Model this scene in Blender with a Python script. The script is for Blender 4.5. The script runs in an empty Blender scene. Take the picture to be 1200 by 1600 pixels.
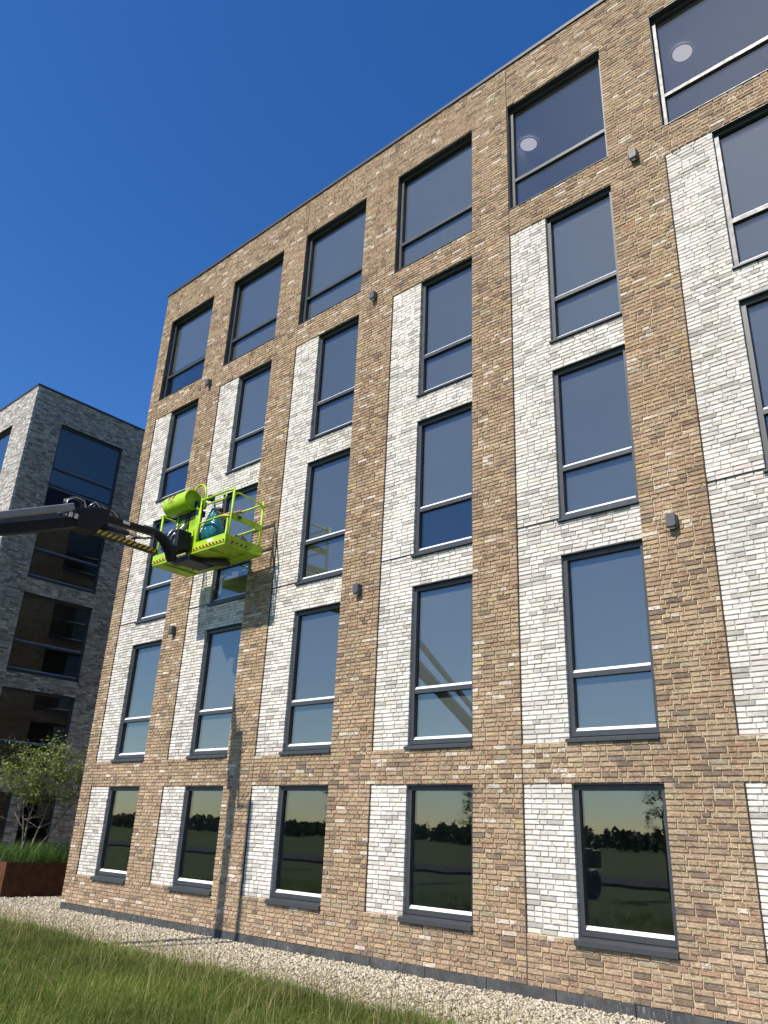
import bpy, bmesh, math, random
import numpy as np
from mathutils import Vector, Matrix

random.seed(7)
rng = np.random.default_rng(11)
S = bpy.context.scene
COL = S.collection
R = math.radians

# ------------------------------------------------------------------ camera
CAM = np.array([5.881, -9.514, 1.78])
FWD = np.array([-0.622, 0.684, 0.381]); FWD /= np.linalg.norm(FWD)
RGT = np.array([0.751, 0.659, 0.042]); RGT -= FWD * (RGT @ FWD); RGT /= np.linalg.norm(RGT)
UP = np.cross(RGT, FWD)
cd = bpy.data.cameras.new('camera'); cam = bpy.data.objects.new('camera', cd); COL.objects.link(cam)
cam.matrix_world = Matrix(((RGT[0], UP[0], -FWD[0], CAM[0]), (RGT[1], UP[1], -FWD[1], CAM[1]),
                           (RGT[2], UP[2], -FWD[2], CAM[2]), (0, 0, 0, 1)))
cd.sensor_fit = 'AUTO'; cd.sensor_width = 36; cd.lens = 1219.8 / 1600 * 36
cd.clip_start = 0.05; cd.clip_end = 3000
S.camera = cam
FPX = 1219.8

def project(P):
    P = np.asarray(P, float) - CAM
    x, y, z = P @ RGT, P @ UP, P @ FWD
    return 600 + FPX * x / z, 800 - FPX * y / z, z

# ------------------------------------------------------------------ sky, sun, exposure
SUN_EL, SUN_AZ = 47.0, -6.0          # azimuth measured from -Y towards +X
sd = Vector((math.sin(R(SUN_AZ)) * math.cos(R(SUN_EL)), -math.cos(R(SUN_AZ)) * math.cos(R(SUN_EL)), math.sin(R(SUN_EL))))
W = bpy.data.worlds.new('World'); S.world = W; W.use_nodes = True
nt = W.node_tree; nt.nodes.clear()
wo = nt.nodes.new('ShaderNodeOutputWorld'); bg = nt.nodes.new('ShaderNodeBackground'); sk = nt.nodes.new('ShaderNodeTexSky')
sk.sky_type = 'NISHITA'; sk.sun_disc = False; sk.sun_elevation = R(SUN_EL)
sk.sun_rotation = math.atan2(sd.x, sd.y)
sk.altitude = 0; sk.air_density = 1.0; sk.dust_density = 0.3; sk.ozone_density = 3.5
bg.inputs[1].default_value = 0.12
hs = nt.nodes.new('ShaderNodeHueSaturation'); hs.inputs['Saturation'].default_value = 1.30; hs.inputs['Hue'].default_value = 0.510
nt.links.new(sk.outputs[0], hs.inputs['Color']); nt.links.new(hs.outputs[0], bg.inputs[0]); nt.links.new(bg.outputs[0], wo.inputs[0])
sl = bpy.data.lights.new('sun', 'SUN'); sl.energy = 4.5; sl.angle = R(0.53); sl.color = (1.0, 0.93, 0.84)
so = bpy.data.objects.new('sun', sl); COL.objects.link(so)
so.rotation_euler = sd.to_track_quat('Z', 'Y').to_euler(); so.location = (0, -30, 40)
S.view_settings.view_transform = 'Standard'; S.view_settings.look = 'None'
S.view_settings.exposure = 0.48; S.view_settings.gamma = 1.0; S.view_settings.use_curve_mapping = False
S.cycles.use_denoising = True
S.cycles.max_bounces = 8; S.cycles.transparent_max_bounces = 16; S.cycles.glossy_bounces = 4
S.cycles.sample_clamp_indirect = 6; S.cycles.caustics_reflective = False; S.cycles.caustics_refractive = False

# ------------------------------------------------------------------ helpers
def tag(o, label=None, cat=None, group=None, kind=None):
    if label: o['label'] = label
    if cat: o['category'] = cat
    if group: o['group'] = group
    if kind: o['kind'] = kind
    return o

def empty(name, loc=(0, 0, 0)):
    o = bpy.data.objects.new(name, None); COL.objects.link(o); o.location = loc; o.empty_display_size = .2
    return o

def setpar(o, parent):
    if parent is not None:
        bpy.context.view_layer.update() if False else None
        o.parent = parent
        m = world_of(parent)
        o.matrix_parent_inverse = m.inverted()

def world_of(o):
    m = Matrix.LocRotScale(o.location, o.rotation_euler, o.scale)
    if o.parent: m = world_of(o.parent) @ o.matrix_parent_inverse @ m
    return m

def link(name, me, mat=None, parent=None):
    if mat is not None and not me.materials: me.materials.append(mat)
    o = bpy.data.objects.new(name, me); COL.objects.link(o); setpar(o, parent)
    return o

IDT = lambda u, d, z: (u, d, z)

class MB:
    """collects simple shapes, then builds ONE mesh object"""
    def __init__(s, T=IDT): s.v = []; s.f = []; s.T = T; s.sm = []
    def add(s, vs, fs, smooth=False):
        b = len(s.v); s.v += [s.T(*p) for p in vs]; s.f += [tuple(b + i for i in f) for f in fs]; s.sm += [smooth] * len(fs)
        return s
    def box(s, x0, x1, y0, y1, z0, z1):
        return s.add([(x0, y0, z0), (x1, y0, z0), (x1, y1, z0), (x0, y1, z0), (x0, y0, z1), (x1, y0, z1), (x1, y1, z1), (x0, y1, z1)],
                     [(0, 3, 2, 1), (4, 5, 6, 7), (0, 1, 5, 4), (1, 2, 6, 5), (2, 3, 7, 6), (3, 0, 4, 7)])
    def prism(s, prof, u0, u1):
        """profile of (d,z) pulled along u"""
        n = len(prof)
        vs = [(u0, d, z) for d, z in prof] + [(u1, d, z) for d, z in prof]
        fs = [(i, (i + 1) % n, n + (i + 1) % n, n + i) for i in range(n)] + [tuple(range(n))[::-1], tuple(range(n, 2 * n))]
        return s.add(vs, fs)
    def tube(s, pts, r, n=8, smooth=True, closed=False):
        pts = [Vector(p) for p in pts]; m = len(pts); rs = r if isinstance(r, (list, tuple)) else [r] * m
        vs = []; a = None
        for i, p in enumerate(pts):
            if closed: t = pts[(i + 1) % m] - pts[i - 1]
            else: t = pts[min(i + 1, m - 1)] - pts[max(i - 1, 0)]
            t.normalize()
            if a is None: a = t.orthogonal().normalized()
            else:
                a = a - t * a.dot(t); a.normalize()
            b = t.cross(a)
            vs += [tuple(p + (a * math.cos(q) + b * math.sin(q)) * rs[i]) for q in [2 * math.pi * k / n for k in range(n)]]
        fs = []
        for i in range(m if closed else m - 1):
            j = (i + 1) % m
            for k in range(n): fs.append((i * n + k, i * n + (k + 1) % n, j * n + (k + 1) % n, j * n + k))
        if not closed: fs += [tuple(range(n))[::-1], tuple(range((m - 1) * n, m * n))]
        return s.add(vs, fs, smooth)
    def beam(s, p, q, prof, up=(0, 0, 1)):
        """profile of (side, up) swept from p to q"""
        p = Vector(p); q = Vector(q); t = (q - p).normalized(); sdv = t.cross(Vector(up)).normalized(); u = sdv.cross(t)
        n = len(prof)
        vs = [tuple(p + sdv * a + u * b) for a, b in prof] + [tuple(q + sdv * a + u * b) for a, b in prof]
        fs = [(i, (i + 1) % n, n + (i + 1) % n, n + i) for i in range(n)] + [tuple(range(n))[::-1], tuple(range(n, 2 * n))]
        return s.add(vs, fs)
    def build(s, name, mat, parent=None, bevel=0):
        me = bpy.data.meshes.new(name); me.from_pydata(s.v, [], s.f); me.update()
        for p, q in zip(me.polygons, s.sm): p.use_smooth = q
        bm = bmesh.new(); bm.from_mesh(me); bmesh.ops.recalc_face_normals(bm, faces=bm.faces); bm.to_mesh(me); bm.free()
        o = link(name, me, mat, parent)
        if bevel:
            m = o.modifiers.new('bevel', 'BEVEL'); m.width = bevel; m.segments = 2; m.limit_method = 'ANGLE'
        return o

def rect(w, h, c=0):
    if not c: return [(-w / 2, -h / 2), (w / 2, -h / 2), (w / 2, h / 2), (-w / 2, h / 2)]
    return [(-w / 2 + c, -h / 2), (w / 2 - c, -h / 2), (w / 2, -h / 2 + c), (w / 2, h / 2 - c), (w / 2 - c, h / 2), (-w / 2 + c, h / 2), (-w / 2, h / 2 - c), (-w / 2, -h / 2 + c)]

# ------------------------------------------------------------------ materials
def newmat(name):
    m = bpy.data.materials.new(name); m.use_nodes = True; n = m.node_tree; n.nodes.clear()
    o = n.nodes.new('ShaderNodeOutputMaterial'); return m, n, o

def nd(n, t, **k):
    x = n.nodes.new(t)
    for a, b in k.items(): setattr(x, a, b)
    return x

def mathn(n, op, a, b=None, c=None):
    x = nd(n, 'ShaderNodeMath', operation=op)
    for i, v in enumerate((a, b, c)):
        if v is None: continue
        if isinstance(v, (int, float)): x.inputs[i].default_value = v
        else: n.links.new(v, x.inputs[i])
    return x.outputs[0]

def mixc(n, fac, a, b, mode='MIX'):
    x = nd(n, 'ShaderNodeMix', data_type='RGBA', blend_type=mode)
    for i, v in ((0, fac), (6, a), (7, b)):
        if isinstance(v, (int, float)): x.inputs[i].default_value = v
        elif isinstance(v, tuple): x.inputs[i].default_value = v + (1,) if len(v) == 3 else v
        else: n.links.new(v, x.inputs[i])
    return x.outputs[2]

def noise(n, vec, scale, detail=3, rough=.55):
    x = nd(n, 'ShaderNodeTexNoise'); x.inputs['Scale'].default_value = scale; x.inputs['Detail'].default_value = detail; x.inputs['Roughness'].default_value = rough
    if vec is not None: n.links.new(vec, x.inputs['Vector'])
    return x.outputs[0]

def ramp(n, fac, stops):
    x = nd(n, 'ShaderNodeValToRGB'); e = x.color_ramp.elements
    while len(e) < len(stops): e.new(.5)
    for i, (p, c) in enumerate(stops):
        e[i].position = p; e[i].color = (c, c, c, 1) if isinstance(c, (int, float)) else tuple(c) + (1,)
    n.links.new(fac, x.inputs[0]); return x.outputs[0]

def worldpos(n, sc=(1, 1, 1)):
    g = nd(n, 'ShaderNodeNewGeometry'); m = nd(n, 'ShaderNodeMapping'); m.inputs['Scale'].default_value = sc
    n.links.new(g.outputs['Position'], m.inputs[0]); return m.outputs[0]

def plain(name, col, rough=.5, metal=0, spec=.5, var=.12, vscale=3, bump=0, bscale=60, coat=0):
    m, n, o = newmat(name); b = nd(n, 'ShaderNodeBsdfPrincipled')
    p = worldpos(n)
    f = noise(n, p, vscale, 4)
    c = mixc(n, 1.0, tuple(col), ramp(n, f, [(.25, 1 - var), (.75, 1 + var)]), 'MULTIPLY')
    n.links.new(c, b.inputs['Base Color'])
    n.links.new(ramp(n, noise(n, p, vscale * 5, 3), [(.3, max(0.02, rough - .06)), (.7, min(1, rough + .06))]), b.inputs['Roughness'])
    b.inputs['Metallic'].default_value = metal; b.inputs['Specular IOR Level'].default_value = spec
    b.inputs['Coat Weight'].default_value = coat
    if bump:
        bp = nd(n, 'ShaderNodeBump'); bp.inputs['Strength'].default_value = bump; bp.inputs['Distance'].default_value = .01
        n.links.new(noise(n, p, bscale, 4), bp.inputs['Height']); n.links.new(bp.outputs[0], b.inputs['Normal'])
    n.links.new(b.outputs[0], o.inputs[0]); return m

def brick_mat(name, fold=.6, grain=.5, blot=(1.0, 1.0, 1.0), blotfac=0.0, lo=.62, hi=1.32):
    m, n, o = newmat(name); b = nd(n, 'ShaderNodeBsdfPrincipled'); b.inputs['Roughness'].default_value = .9; b.inputs['Specular IOR Level'].default_value = .25
    at = nd(n, 'ShaderNodeAttribute', attribute_name='tone')
    p = worldpos(n); ps = worldpos(n, (1, 1, 2.6))
    c = mixc(n, 1.0, at.outputs['Color'], ramp(n, noise(n, ps, 22, 4, .65), [(.28, lo), (.5, 1.0), (.72, hi)]), 'MULTIPLY')
    c = mixc(n, 1.0, c, ramp(n, noise(n, p, 90, 3, .6), [(.3, .86), (.7, 1.12)]), 'MULTIPLY')
    if blotfac:
        c = mixc(n, mathn(n, 'MULTIPLY', ramp(n, noise(n, ps, 13, 3, .6), [(.52, 0.0), (.66, 1.0)]), blotfac), c, blot)
    # creases of a hand moulded brick
    cr = ramp(n, noise(n, ps, 17, 2, .5), [(.455, 1.0), (.492, 1 - fold), (.508, 1 - fold), (.545, 1.0)])
    gate = ramp(n, noise(n, p, 6, 2, .5), [(.5, 0.0), (.6, 1.0)])
    c = mixc(n, gate, c, mixc(n, 1.0, c, cr, 'MULTIPLY'))
    c = mixc(n, 1.0, c, ramp(n, noise(n, worldpos(n, (2.2, 2.2, .16)), 1.6, 4, .65), [(.28, .86), (.5, 1.0), (.75, 1.07)]), 'MULTIPLY')
    # broad weathering
    c = mixc(n, 1.0, c, ramp(n, noise(n, p, .6, 4, .6), [(.3, .88), (.7, 1.09)]), 'MULTIPLY')
    n.links.new(c, b.inputs['Base Color'])
    h = mathn(n, 'ADD', mathn(n, 'MULTIPLY', noise(n, ps, 30, 5, .6), 1.0), mathn(n, 'MULTIPLY', cr, .6))
    bp = nd(n, 'ShaderNodeBump'); bp.inputs['Strength'].default_value = grain; bp.inputs['Distance'].default_value = .008
    n.links.new(h, bp.inputs['Height']); n.links.new(bp.outputs[0], b.inputs['Normal'])
    n.links.new(b.outputs[0], o.inputs[0]); return m

def glass_mat(name, tint, base):
    m, n, o = newmat(name)
    tr = nd(n, 'ShaderNodeBsdfTransparent'); tr.inputs[0].default_value = tint + (1,)
    gl = nd(n, 'ShaderNodeBsdfGlossy'); gl.inputs['Roughness'].default_value = 0.004; gl.inputs[0].default_value = (1, .98, .93, 1)
    lw = nd(n, 'ShaderNodeLayerWeight'); lw.inputs[0].default_value = .5
    p5 = mathn(n, 'POWER', lw.outputs['Facing'], 4.0)
    fac = mathn(n, 'ADD', mathn(n, 'MULTIPLY', p5, 1 - base), base)
    bp = nd(n, 'ShaderNodeBump'); bp.inputs['Strength'].default_value = .02; bp.inputs['Distance'].default_value = .05
    n.links.new(noise(n, worldpos(n), 1.3, 1), bp.inputs['Height']); n.links.new(bp.outputs[0], gl.inputs['Normal'])
    mx = nd(n, 'ShaderNodeMixShader'); n.links.new(fac, mx.inputs[0]); n.links.new(tr.outputs[0], mx.inputs[1]); n.links.new(gl.outputs[0], mx.inputs[2])
    n.links.new(mx.outputs[0], o.inputs[0]); return m

def leaf_mat(name, trans=.35, rough=.55):
    m, n, o = newmat(name)
    at = nd(n, 'ShaderNodeAttribute', attribute_name='tone')
    b = nd(n, 'ShaderNodeBsdfPrincipled'); b.inputs['Roughness'].default_value = rough; b.inputs['Specular IOR Level'].default_value = .3
    n.links.new(at.outputs['Color'], b.inputs['Base Color'])
    t = nd(n, 'ShaderNodeBsdfTranslucent'); n.links.new(mixc(n, 1.0, at.outputs['Color'], (1.3, 1.5, .6), 'MULTIPLY'), t.inputs[0])
    mx = nd(n, 'ShaderNodeMixShader'); mx.inputs[0].default_value = trans
    n.links.new(b.outputs[0], mx.inputs[1]); n.links.new(t.outputs[0], mx.inputs[2]); n.links.new(mx.outputs[0], o.inputs[0]); return m

def tone_mat(name, rough=.8):
    m, n, o = newmat(name); b = nd(n, 'ShaderNodeBsdfPrincipled'); b.inputs['Roughness'].default_value = rough
    at = nd(n, 'ShaderNodeAttribute', attribute_name='tone')
    c = mixc(n, 1.0, at.outputs['Color'], ramp(n, noise(n, worldpos(n), 70, 3), [(.3, .8), (.7, 1.15)]), 'MULTIPLY')
    n.links.new(c, b.inputs['Base Color']); n.links.new(b.outputs[0], o.inputs[0]); return m

def stripes(name, a, c, axis, k):
    """diagonal hazard stripes along world axis 0/1"""
    m, n, o = newmat(name); b = nd(n, 'ShaderNodeBsdfPrincipled'); b.inputs['Roughness'].default_value = .5
    s = nd(n, 'ShaderNodeSeparateXYZ'); g = nd(n, 'ShaderNodeNewGeometry'); n.links.new(g.outputs['Position'], s.inputs[0])
    v = mathn(n, 'FRACT', mathn(n, 'MULTIPLY', mathn(n, 'ADD', s.outputs[axis], mathn(n, 'MULTIPLY', s.outputs[2], 1.0 if axis == 0 else -1.0)), k))
    f = mathn(n, 'GREATER_THAN', v, .5)
    n.links.new(mixc(n, f, a, c), b.inputs['Base Color']); n.links.new(b.outputs[0], o.inputs[0]); return m

M = dict(
    tan=brick_mat('tan_brick', .62, .7, (.17, .115, .075), .55, .58, 1.36),
    white=brick_mat('white_brick', .25, .45, (.46, .43, .37), .4, .84, 1.08),
    grey=brick_mat('grey_brick', .3, .4, (.17, .16, .145), .5, .75, 1.2),
    mortar_tan=plain('mortar_tan', (.58, .47, .33), .95, spec=.1, var=.12, vscale=6, bump=.4, bscale=150),
    mortar_white=plain('mortar_grey', (.43, .405, .36), .95, spec=.1, var=.12, vscale=6, bump=.4, bscale=150),
    mortar_grey=plain('mortar_mid', (.24, .215, .18), .95, spec=.1, var=.12, vscale=6),
    seal=plain('joint_sealant', (.06, .046, .036), .8, spec=.2),
    frame=plain('anthracite_frame', (.046, .050, .054), .42, spec=.5, var=.08, vscale=2),
    bead=plain('glazing_bead', (.74, .76, .78), .45, spec=.5, var=.05),
    glass=glass_mat('window_glass', (.80, .84, .86), .11),
    glass2=glass_mat('window_glass_dark', (.42, .45, .45), .10),
    coping=plain('roof_coping', (.045, .045, .048), .5, spec=.4),
    plinth=plain('plinth_stone', (.062, .066, .068), .8, var=.55, vscale=2.5, bump=.4, bscale=40),
    ceil=plain('ceiling_paint', (.80, .80, .78), .9, var=.04),
    room=plain('room_wall', (.72, .72, .70), .9, var=.05),
    carpet=plain('carpet', (.28, .27, .26), .95, var=.15, vscale=5), carpet0=plain('dimmed_carpet', (.04, .04, .04), .95, var=.15, vscale=5),  # ground-floor carpet copy coloured darker to keep those rooms dim
    green=plain('lime_paint', (.36, .58, .012), .42, spec=.45, var=.2, vscale=6, coat=.1),
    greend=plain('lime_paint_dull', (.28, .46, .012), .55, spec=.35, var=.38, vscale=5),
    dark=plain('dark_boom_paint', (.010, .0125, .017), .5, spec=.22, var=.2, vscale=2),
    boomgrey=plain('boom_grey', (.25, .25, .245), .5, spec=.4, var=.1),
    black=plain('black_rubber', (.016, .016, .018), .55, spec=.4),
    steel=plain('steel', (.45, .46, .47), .3, metal=1.0, var=.1),
    hose=plain('hose', (.03, .03, .032), .35, spec=.6),
    decal=plain('decal_white', (.75, .75, .72), .5),
    decalk=plain('decal_black', (.02, .02, .02), .5),
    decaly=plain('decal_yellow', (.62, .42, .05), .5),
    lamp=plain('lamp_housing', (.075, .08, .085), .5, spec=.4, var=.05),
    lens=plain('lamp_lens', (.7, .72, .75), .2),
    corten=plain('corten_steel', (.085, .034, .016), .85, spec=.2, var=.35, vscale=6, bump=.2, bscale=80),
    blind=plain('added_blind_mid', (.205, .192, .155), .9, var=.06, vscale=1.2, spec=.2), added_blind1=plain('added_blind_dark', (.18, .168, .136), .9, var=.06, vscale=1.2, spec=.2), added_blind2=plain('added_blind_pale', (.225, .21, .17), .9, var=.06, vscale=1.2, spec=.2),  # blinds added behind the glass to turn the panes flat grey
    soil=plain('soil', (.05, .035, .022), .95, var=.3),
    bark=plain('bark', (.20, .165, .125), .9, var=.35, vscale=25, bump=.5, bscale=120),
    leaf=leaf_mat('leaf'), blade=leaf_mat('grass_blade', .3, .5),
    stone=tone_mat('pebble', .75),
    skin=plain('skin', (.46, .22, .15), .5, var=.08), shirt=plain('shirt', (.018, .018, .02), .85, var=.2), trousers=plain('trousers', (.02, .022, .03), .85, var=.2),
    hair=plain('hair', (.03, .018, .01), .7), shoe=plain('shoe', (.02, .018, .016), .6),
    asphalt=plain('asphalt', (.06, .06, .062), .95, spec=.05, var=.15, vscale=2), paving=plain('paving', (.06, .058, .055), .95, spec=.05, var=.12, vscale=1.5),
    haz_x=stripes('hazard_x', (.012, .012, .012), (.70, .42, .02), 0, 9.5), haz_y=stripes('hazard_y', (.012, .012, .012), (.55, .38, .03), 1, 9.0),
)
def teal():
    m, n, o = newmat('teal_plastic'); b = nd(n, 'ShaderNodeBsdfPrincipled'); b.inputs['Base Color'].default_value = (.012, .15, .17, 1); b.inputs['Roughness'].default_value = .18
    b.inputs['Specular IOR Level'].default_value = .7
    bp = nd(n, 'ShaderNodeBump'); bp.inputs['Strength'].default_value = .9; bp.inputs['Distance'].default_value = .04
    n.links.new(noise(n, worldpos(n, (1, 1, .6)), 11, 3), bp.inputs['Height']); n.links.new(bp.outputs[0], b.inputs['Normal'])
    t = nd(n, 'ShaderNodeBsdfTranslucent'); t.inputs[0].default_value = (.03, .30, .33, 1)
    mx = nd(n, 'ShaderNodeMixShader'); mx.inputs[0].default_value = .25; n.links.new(b.outputs[0], mx.inputs[1]); n.links.new(t.outputs[0], mx.inputs[2])
    n.links.new(mx.outputs[0], o.inputs[0]); return m
M['teal'] = teal()
def ceiling_light():
    m, n, o = newmat('lit_diffuser'); e = nd(n, 'ShaderNodeEmission'); e.inputs[0].default_value = (1, .86, .78, 1); e.inputs[1].default_value = .55
    n.links.new(e.outputs[0], o.inputs[0]); return m
M['lit'] = ceiling_light()
def ground_mat():
    m, n, o = newmat('turf'); b = nd(n, 'ShaderNodeBsdfPrincipled'); b.inputs['Roughness'].default_value = .95; b.inputs['Specular IOR Level'].default_value = .1
    p = worldpos(n); f = noise(n, p, .35, 5, .6); g = noise(n, p, 9, 4, .7)
    c = mixc(n, ramp(n, f, [(.35, 0.0), (.65, 1.0)]), (.045, .075, .014), (.085, .10, .028))
    c = mixc(n, 1.0, c, ramp(n, g, [(.3, .6), (.7, 1.25)]), 'MULTIPLY')
    n.links.new(c, b.inputs['Base Color']); n.links.new(b.outputs[0], o.inputs[0]); return m
M['turf'] = ground_mat()
def plinth_mat():
    m, n, o = newmat('stained_plinth'); b = nd(n, 'ShaderNodeBsdfPrincipled'); b.inputs['Roughness'].default_value = .8
    p = worldpos(n, (1, 1, 1)); ps = worldpos(n, (3.5, 1, .8))
    c = mixc(n, ramp(n, noise(n, p, 4, 5, .65), [(.3, 0.0), (.7, 1.0)]), (.028, .030, .030), (.085, .086, .083))
    st = mathn(n, 'MULTIPLY', ramp(n, noise(n, ps, 9, 4, .7), [(.56, 0.0), (.72, 1.0)]), ramp(n, noise(n, p, 1.1, 2), [(.45, 0.0), (.62, 1.0)]))
    c = mixc(n, mathn(n, 'MULTIPLY', st, .75), c, (.36, .37, .37))
    n.links.new(c, b.inputs['Base Color']); bp = nd(n, 'ShaderNodeBump'); bp.inputs['Strength'].default_value = .5; bp.inputs['Distance'].default_value = .01
    n.links.new(noise(n, p, 45, 4), bp.inputs['Height']); n.links.new(bp.outputs[0], b.inputs['Normal']); n.links.new(b.outputs[0], o.inputs[0]); return m
M['plinth'] = plinth_mat()
M['gravel_bed'] = plain('gravel_bed', (.30, .27, .22), .95, var=.45, vscale=45, bump=.8, bscale=60)

# ------------------------------------------------------------------ mesh from numpy arrays with a per-vertex tone
def np_mesh(name, V, F, tone, mat, smooth=False):
    """V (n,3), F list of (k, idx array (m,k)), tone (n,3)"""
    me = bpy.data.meshes.new(name)
    me.vertices.add(len(V)); me.vertices.foreach_set('co', V.astype(np.float32).ravel())
    tot = sum(a.size for a in F); npoly = sum(len(a) for a in F)
    me.loops.add(tot); me.polygons.add(npoly)
    me.loops.foreach_set('vertex_index', np.concatenate([a.ravel() for a in F]).astype(np.int32))
    st = []; s = 0
    for a in F:
        k = a.shape[1]; st.append(s + np.arange(len(a)) * k); s += a.size
    me.polygons.foreach_set('loop_start', np.concatenate(st).astype(np.int32))
    me.polygons.foreach_set('use_smooth', np.full(npoly, smooth))
    me.update(calc_edges=True); me.validate()
    if tone is not None:
        at = me.attributes.new('tone', 'FLOAT_COLOR', 'POINT')
        c = np.ones((len(V), 4), np.float32); c[:, :3] = tone; at.data.foreach_set('color', c.ravel())
    me.materials.append(mat)
    return me

BF = np.array([[0, 1, 5, 4], [1, 2, 6, 5], [2, 3, 7, 6], [3, 0, 4, 7], [4, 5, 9, 8], [5, 6, 10, 9], [6, 7, 11, 10], [7, 4, 8, 11], [8, 9, 10, 11]])
def brick_arrays(B, rs, depth=.09, ch=.005):
    """B rows: u0,u1,z0,z1,d. Returns local (u,d,z) vertices and faces."""
    n = len(B); u0, u1, z0, z1, d = [B[:, i] for i in range(5)]
    V = np.zeros((n, 12, 3))
    us = np.stack([u0, u1, u1, u0], 1); zs = np.stack([z0, z0, z1, z1], 1)
    jit = lambda s: rs.normal(0, s, (n, 4))
    V[:, 0:4, 0] = us; V[:, 0:4, 2] = zs; V[:, 0:4, 1] = (d + depth)[:, None]
    V[:, 4:8, 0] = us + jit(.0012); V[:, 4:8, 2] = zs + jit(.0012); V[:, 4:8, 1] = (d + ch)[:, None]
    cu = (u0 + u1)[:, None] / 2; cz = (z0 + z1)[:, None] / 2
    V[:, 8:12, 0] = us - np.sign(us - cu) * .0028 + jit(.0015); V[:, 8:12, 2] = zs + np.array([.0055, .0055, -.0012, -.0012]) + jit(.0010)
    V[:, 8:12, 1] = d[:, None] + jit(.0018)
    F = (BF[None] + (np.arange(n) * 12)[:, None, None]).reshape(-1, 4)
    return V.reshape(-1, 3), F

PAL = {
    'tan': [((.425, .308, .194), 38), ((.465, .352, .23), 22), ((.37, .26, .162), 18), ((.47, .358, .202), 6), ((.395, .262, .165), 7),
            ((.245, .178, .125), 6), ((.63, .54, .43), 5), ((.36, .305, .205), 2), ((.28, .205, .15), 2)],
    'white': [((.76, .72, .65), 42), ((.69, .652, .585), 25), ((.59, .553, .487), 18), ((.47, .44, .383), 9), ((.71, .64, .555), 6)],
    'grey': [((.52, .455, .355), 26), ((.42, .37, .29), 32), ((.31, .275, .22), 24), ((.20, .18, .15), 10), ((.60, .54, .44), 8)],
}
def tones(kind, n, rs):
    cs = np.array([c for c, w in PAL[kind]]); w = np.array([w for c, w in PAL[kind]], float)
    t = cs[rs.choice(len(cs), n, p=w / w.sum())]
    return t * rs.normal(1, .07, (n, 1)) * rs.normal(1, .015, (n, 3))

C0, CH = .14, .0633           # plinth top, course height
zk = lambda k: C0 + CH * k
JT = .0125                    # joint

def run_bricks(u0, u1, rs):
    """wild bond along one course"""
    out = []; u = u0
    first = True
    while u < u1 - .012:
        w = .2275 - JT if rs.random() < .60 else .104
        if first: w = rs.choice([.2170, .158, .104, .19]); first = False
        if u1 - (u + w) < .06: w = u1 - u
        if w > .26: w = w / 2 - JT / 2
        out.append((u, min(u + w, u1))); u += w + JT
    return out

def lay(kfrom, kto, segs_at, rs):
    """segs_at(zmid) -> list (u0,u1,kind). Returns dict kind -> rows"""
    res = {}
    for k in range(kfrom, kto):
        z0, z1 = zk(k) + JT / 2, zk(k + 1) - JT / 2
        for (a, b, kind, d) in segs_at((z0 + z1) / 2):
            for (p, q) in run_bricks(a, b, rs):
                res.setdefault(kind, []).append((p, q, z0, z1, d + rs.normal(0, .0016)))
    return {k: np.array(v) for k, v in res.items()}

# ------------------------------------------------------------------ setting: ground, gravel, road
def sheet(name, x0, x1, y0, y1, z, mat):
    return tag(MB().add([(x0, y0, z), (x1, y0, z), (x1, y1, z), (x0, y1, z)], [(0, 1, 2, 3)]).build(name, mat), kind='structure')
sheet('ground', -1200, 1200, -1200, 1200, -.006, M['turf'])
sheet('gravel_path', -19.6, 9.5, -2.05, 14, -.002, M['gravel_bed'])
sheet('road', -400, 400, -37, -29, .002, M['asphalt'])
tag(MB().box(-400, 400, -28.85, -26.2, -.05, .12).build('pavement', M['paving']), kind='structure')
tag(MB().box(-400, 400, -29.0, -28.86, -.05, .13).build('kerb', M['paving']), kind='structure')

# ------------------------------------------------------------------ facade layout
XL, XR = -11.65, 8.35
PX = [-11.21, -8.42, -5.67, -2.80, -.04, 2.82, 5.66]     # left edge of each pale panel
dL, dR = .715, 1.945
K0b, K0p, K0t, K1p, K1t, K2b, K2t, K3b, K3t, K4b, K4t, KR = 8, 9, 37, 45, 86, 94, 135, 143, 184, 193, 234, 251
LV = {0: (K0b, K0t), 1: (K1p, K1t), 2: (K2b, K2t), 3: (K3b, K3t), 4: (K4b, K4t)}
WDEP = .022                                              # pale panels sit back a little
def main_segs(z):
    op = []; wh = []; br = []
    for i, p in enumerate(PX):
        l, r = p + dL, p + dR
        for lev, (a, b) in LV.items():
            if zk(a) < z < zk(b): op.append(((p + .006) if lev == 4 else l, r))
        if zk(K0p) < z < zk(K0t): wh.append((p, l))
        if zk(K1p) < z < zk(K3t): wh.append((p, r))
        if i % 2 == 0: br.append(p)
    xs = sorted({XL, XR} | {x for a in op + wh for x in a} | set(br))
    out = []
    for a, b in zip(xs, xs[1:]):
        m = (a + b) / 2
        if b - a < .02 or any(p < m < q for p, q in op): continue
        w = any(p < m < q for p, q in wh)
        ga = .007 if (a in PX) else 0; gb = .007 if (b in PX) else 0
        out.append((a + ga, b - gb, 'white' if w else 'tan', WDEP if w else 0.0))
    return out

HJ = [(zk(95), XL, XR), (zk(193), XL, XR)]               # horizontal movement joints
office = empty('office_building', (0, 0, 0))
tag(office, 'tan brick office block with pale brick panels and tall dark windows, filling the right', 'building')

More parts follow.
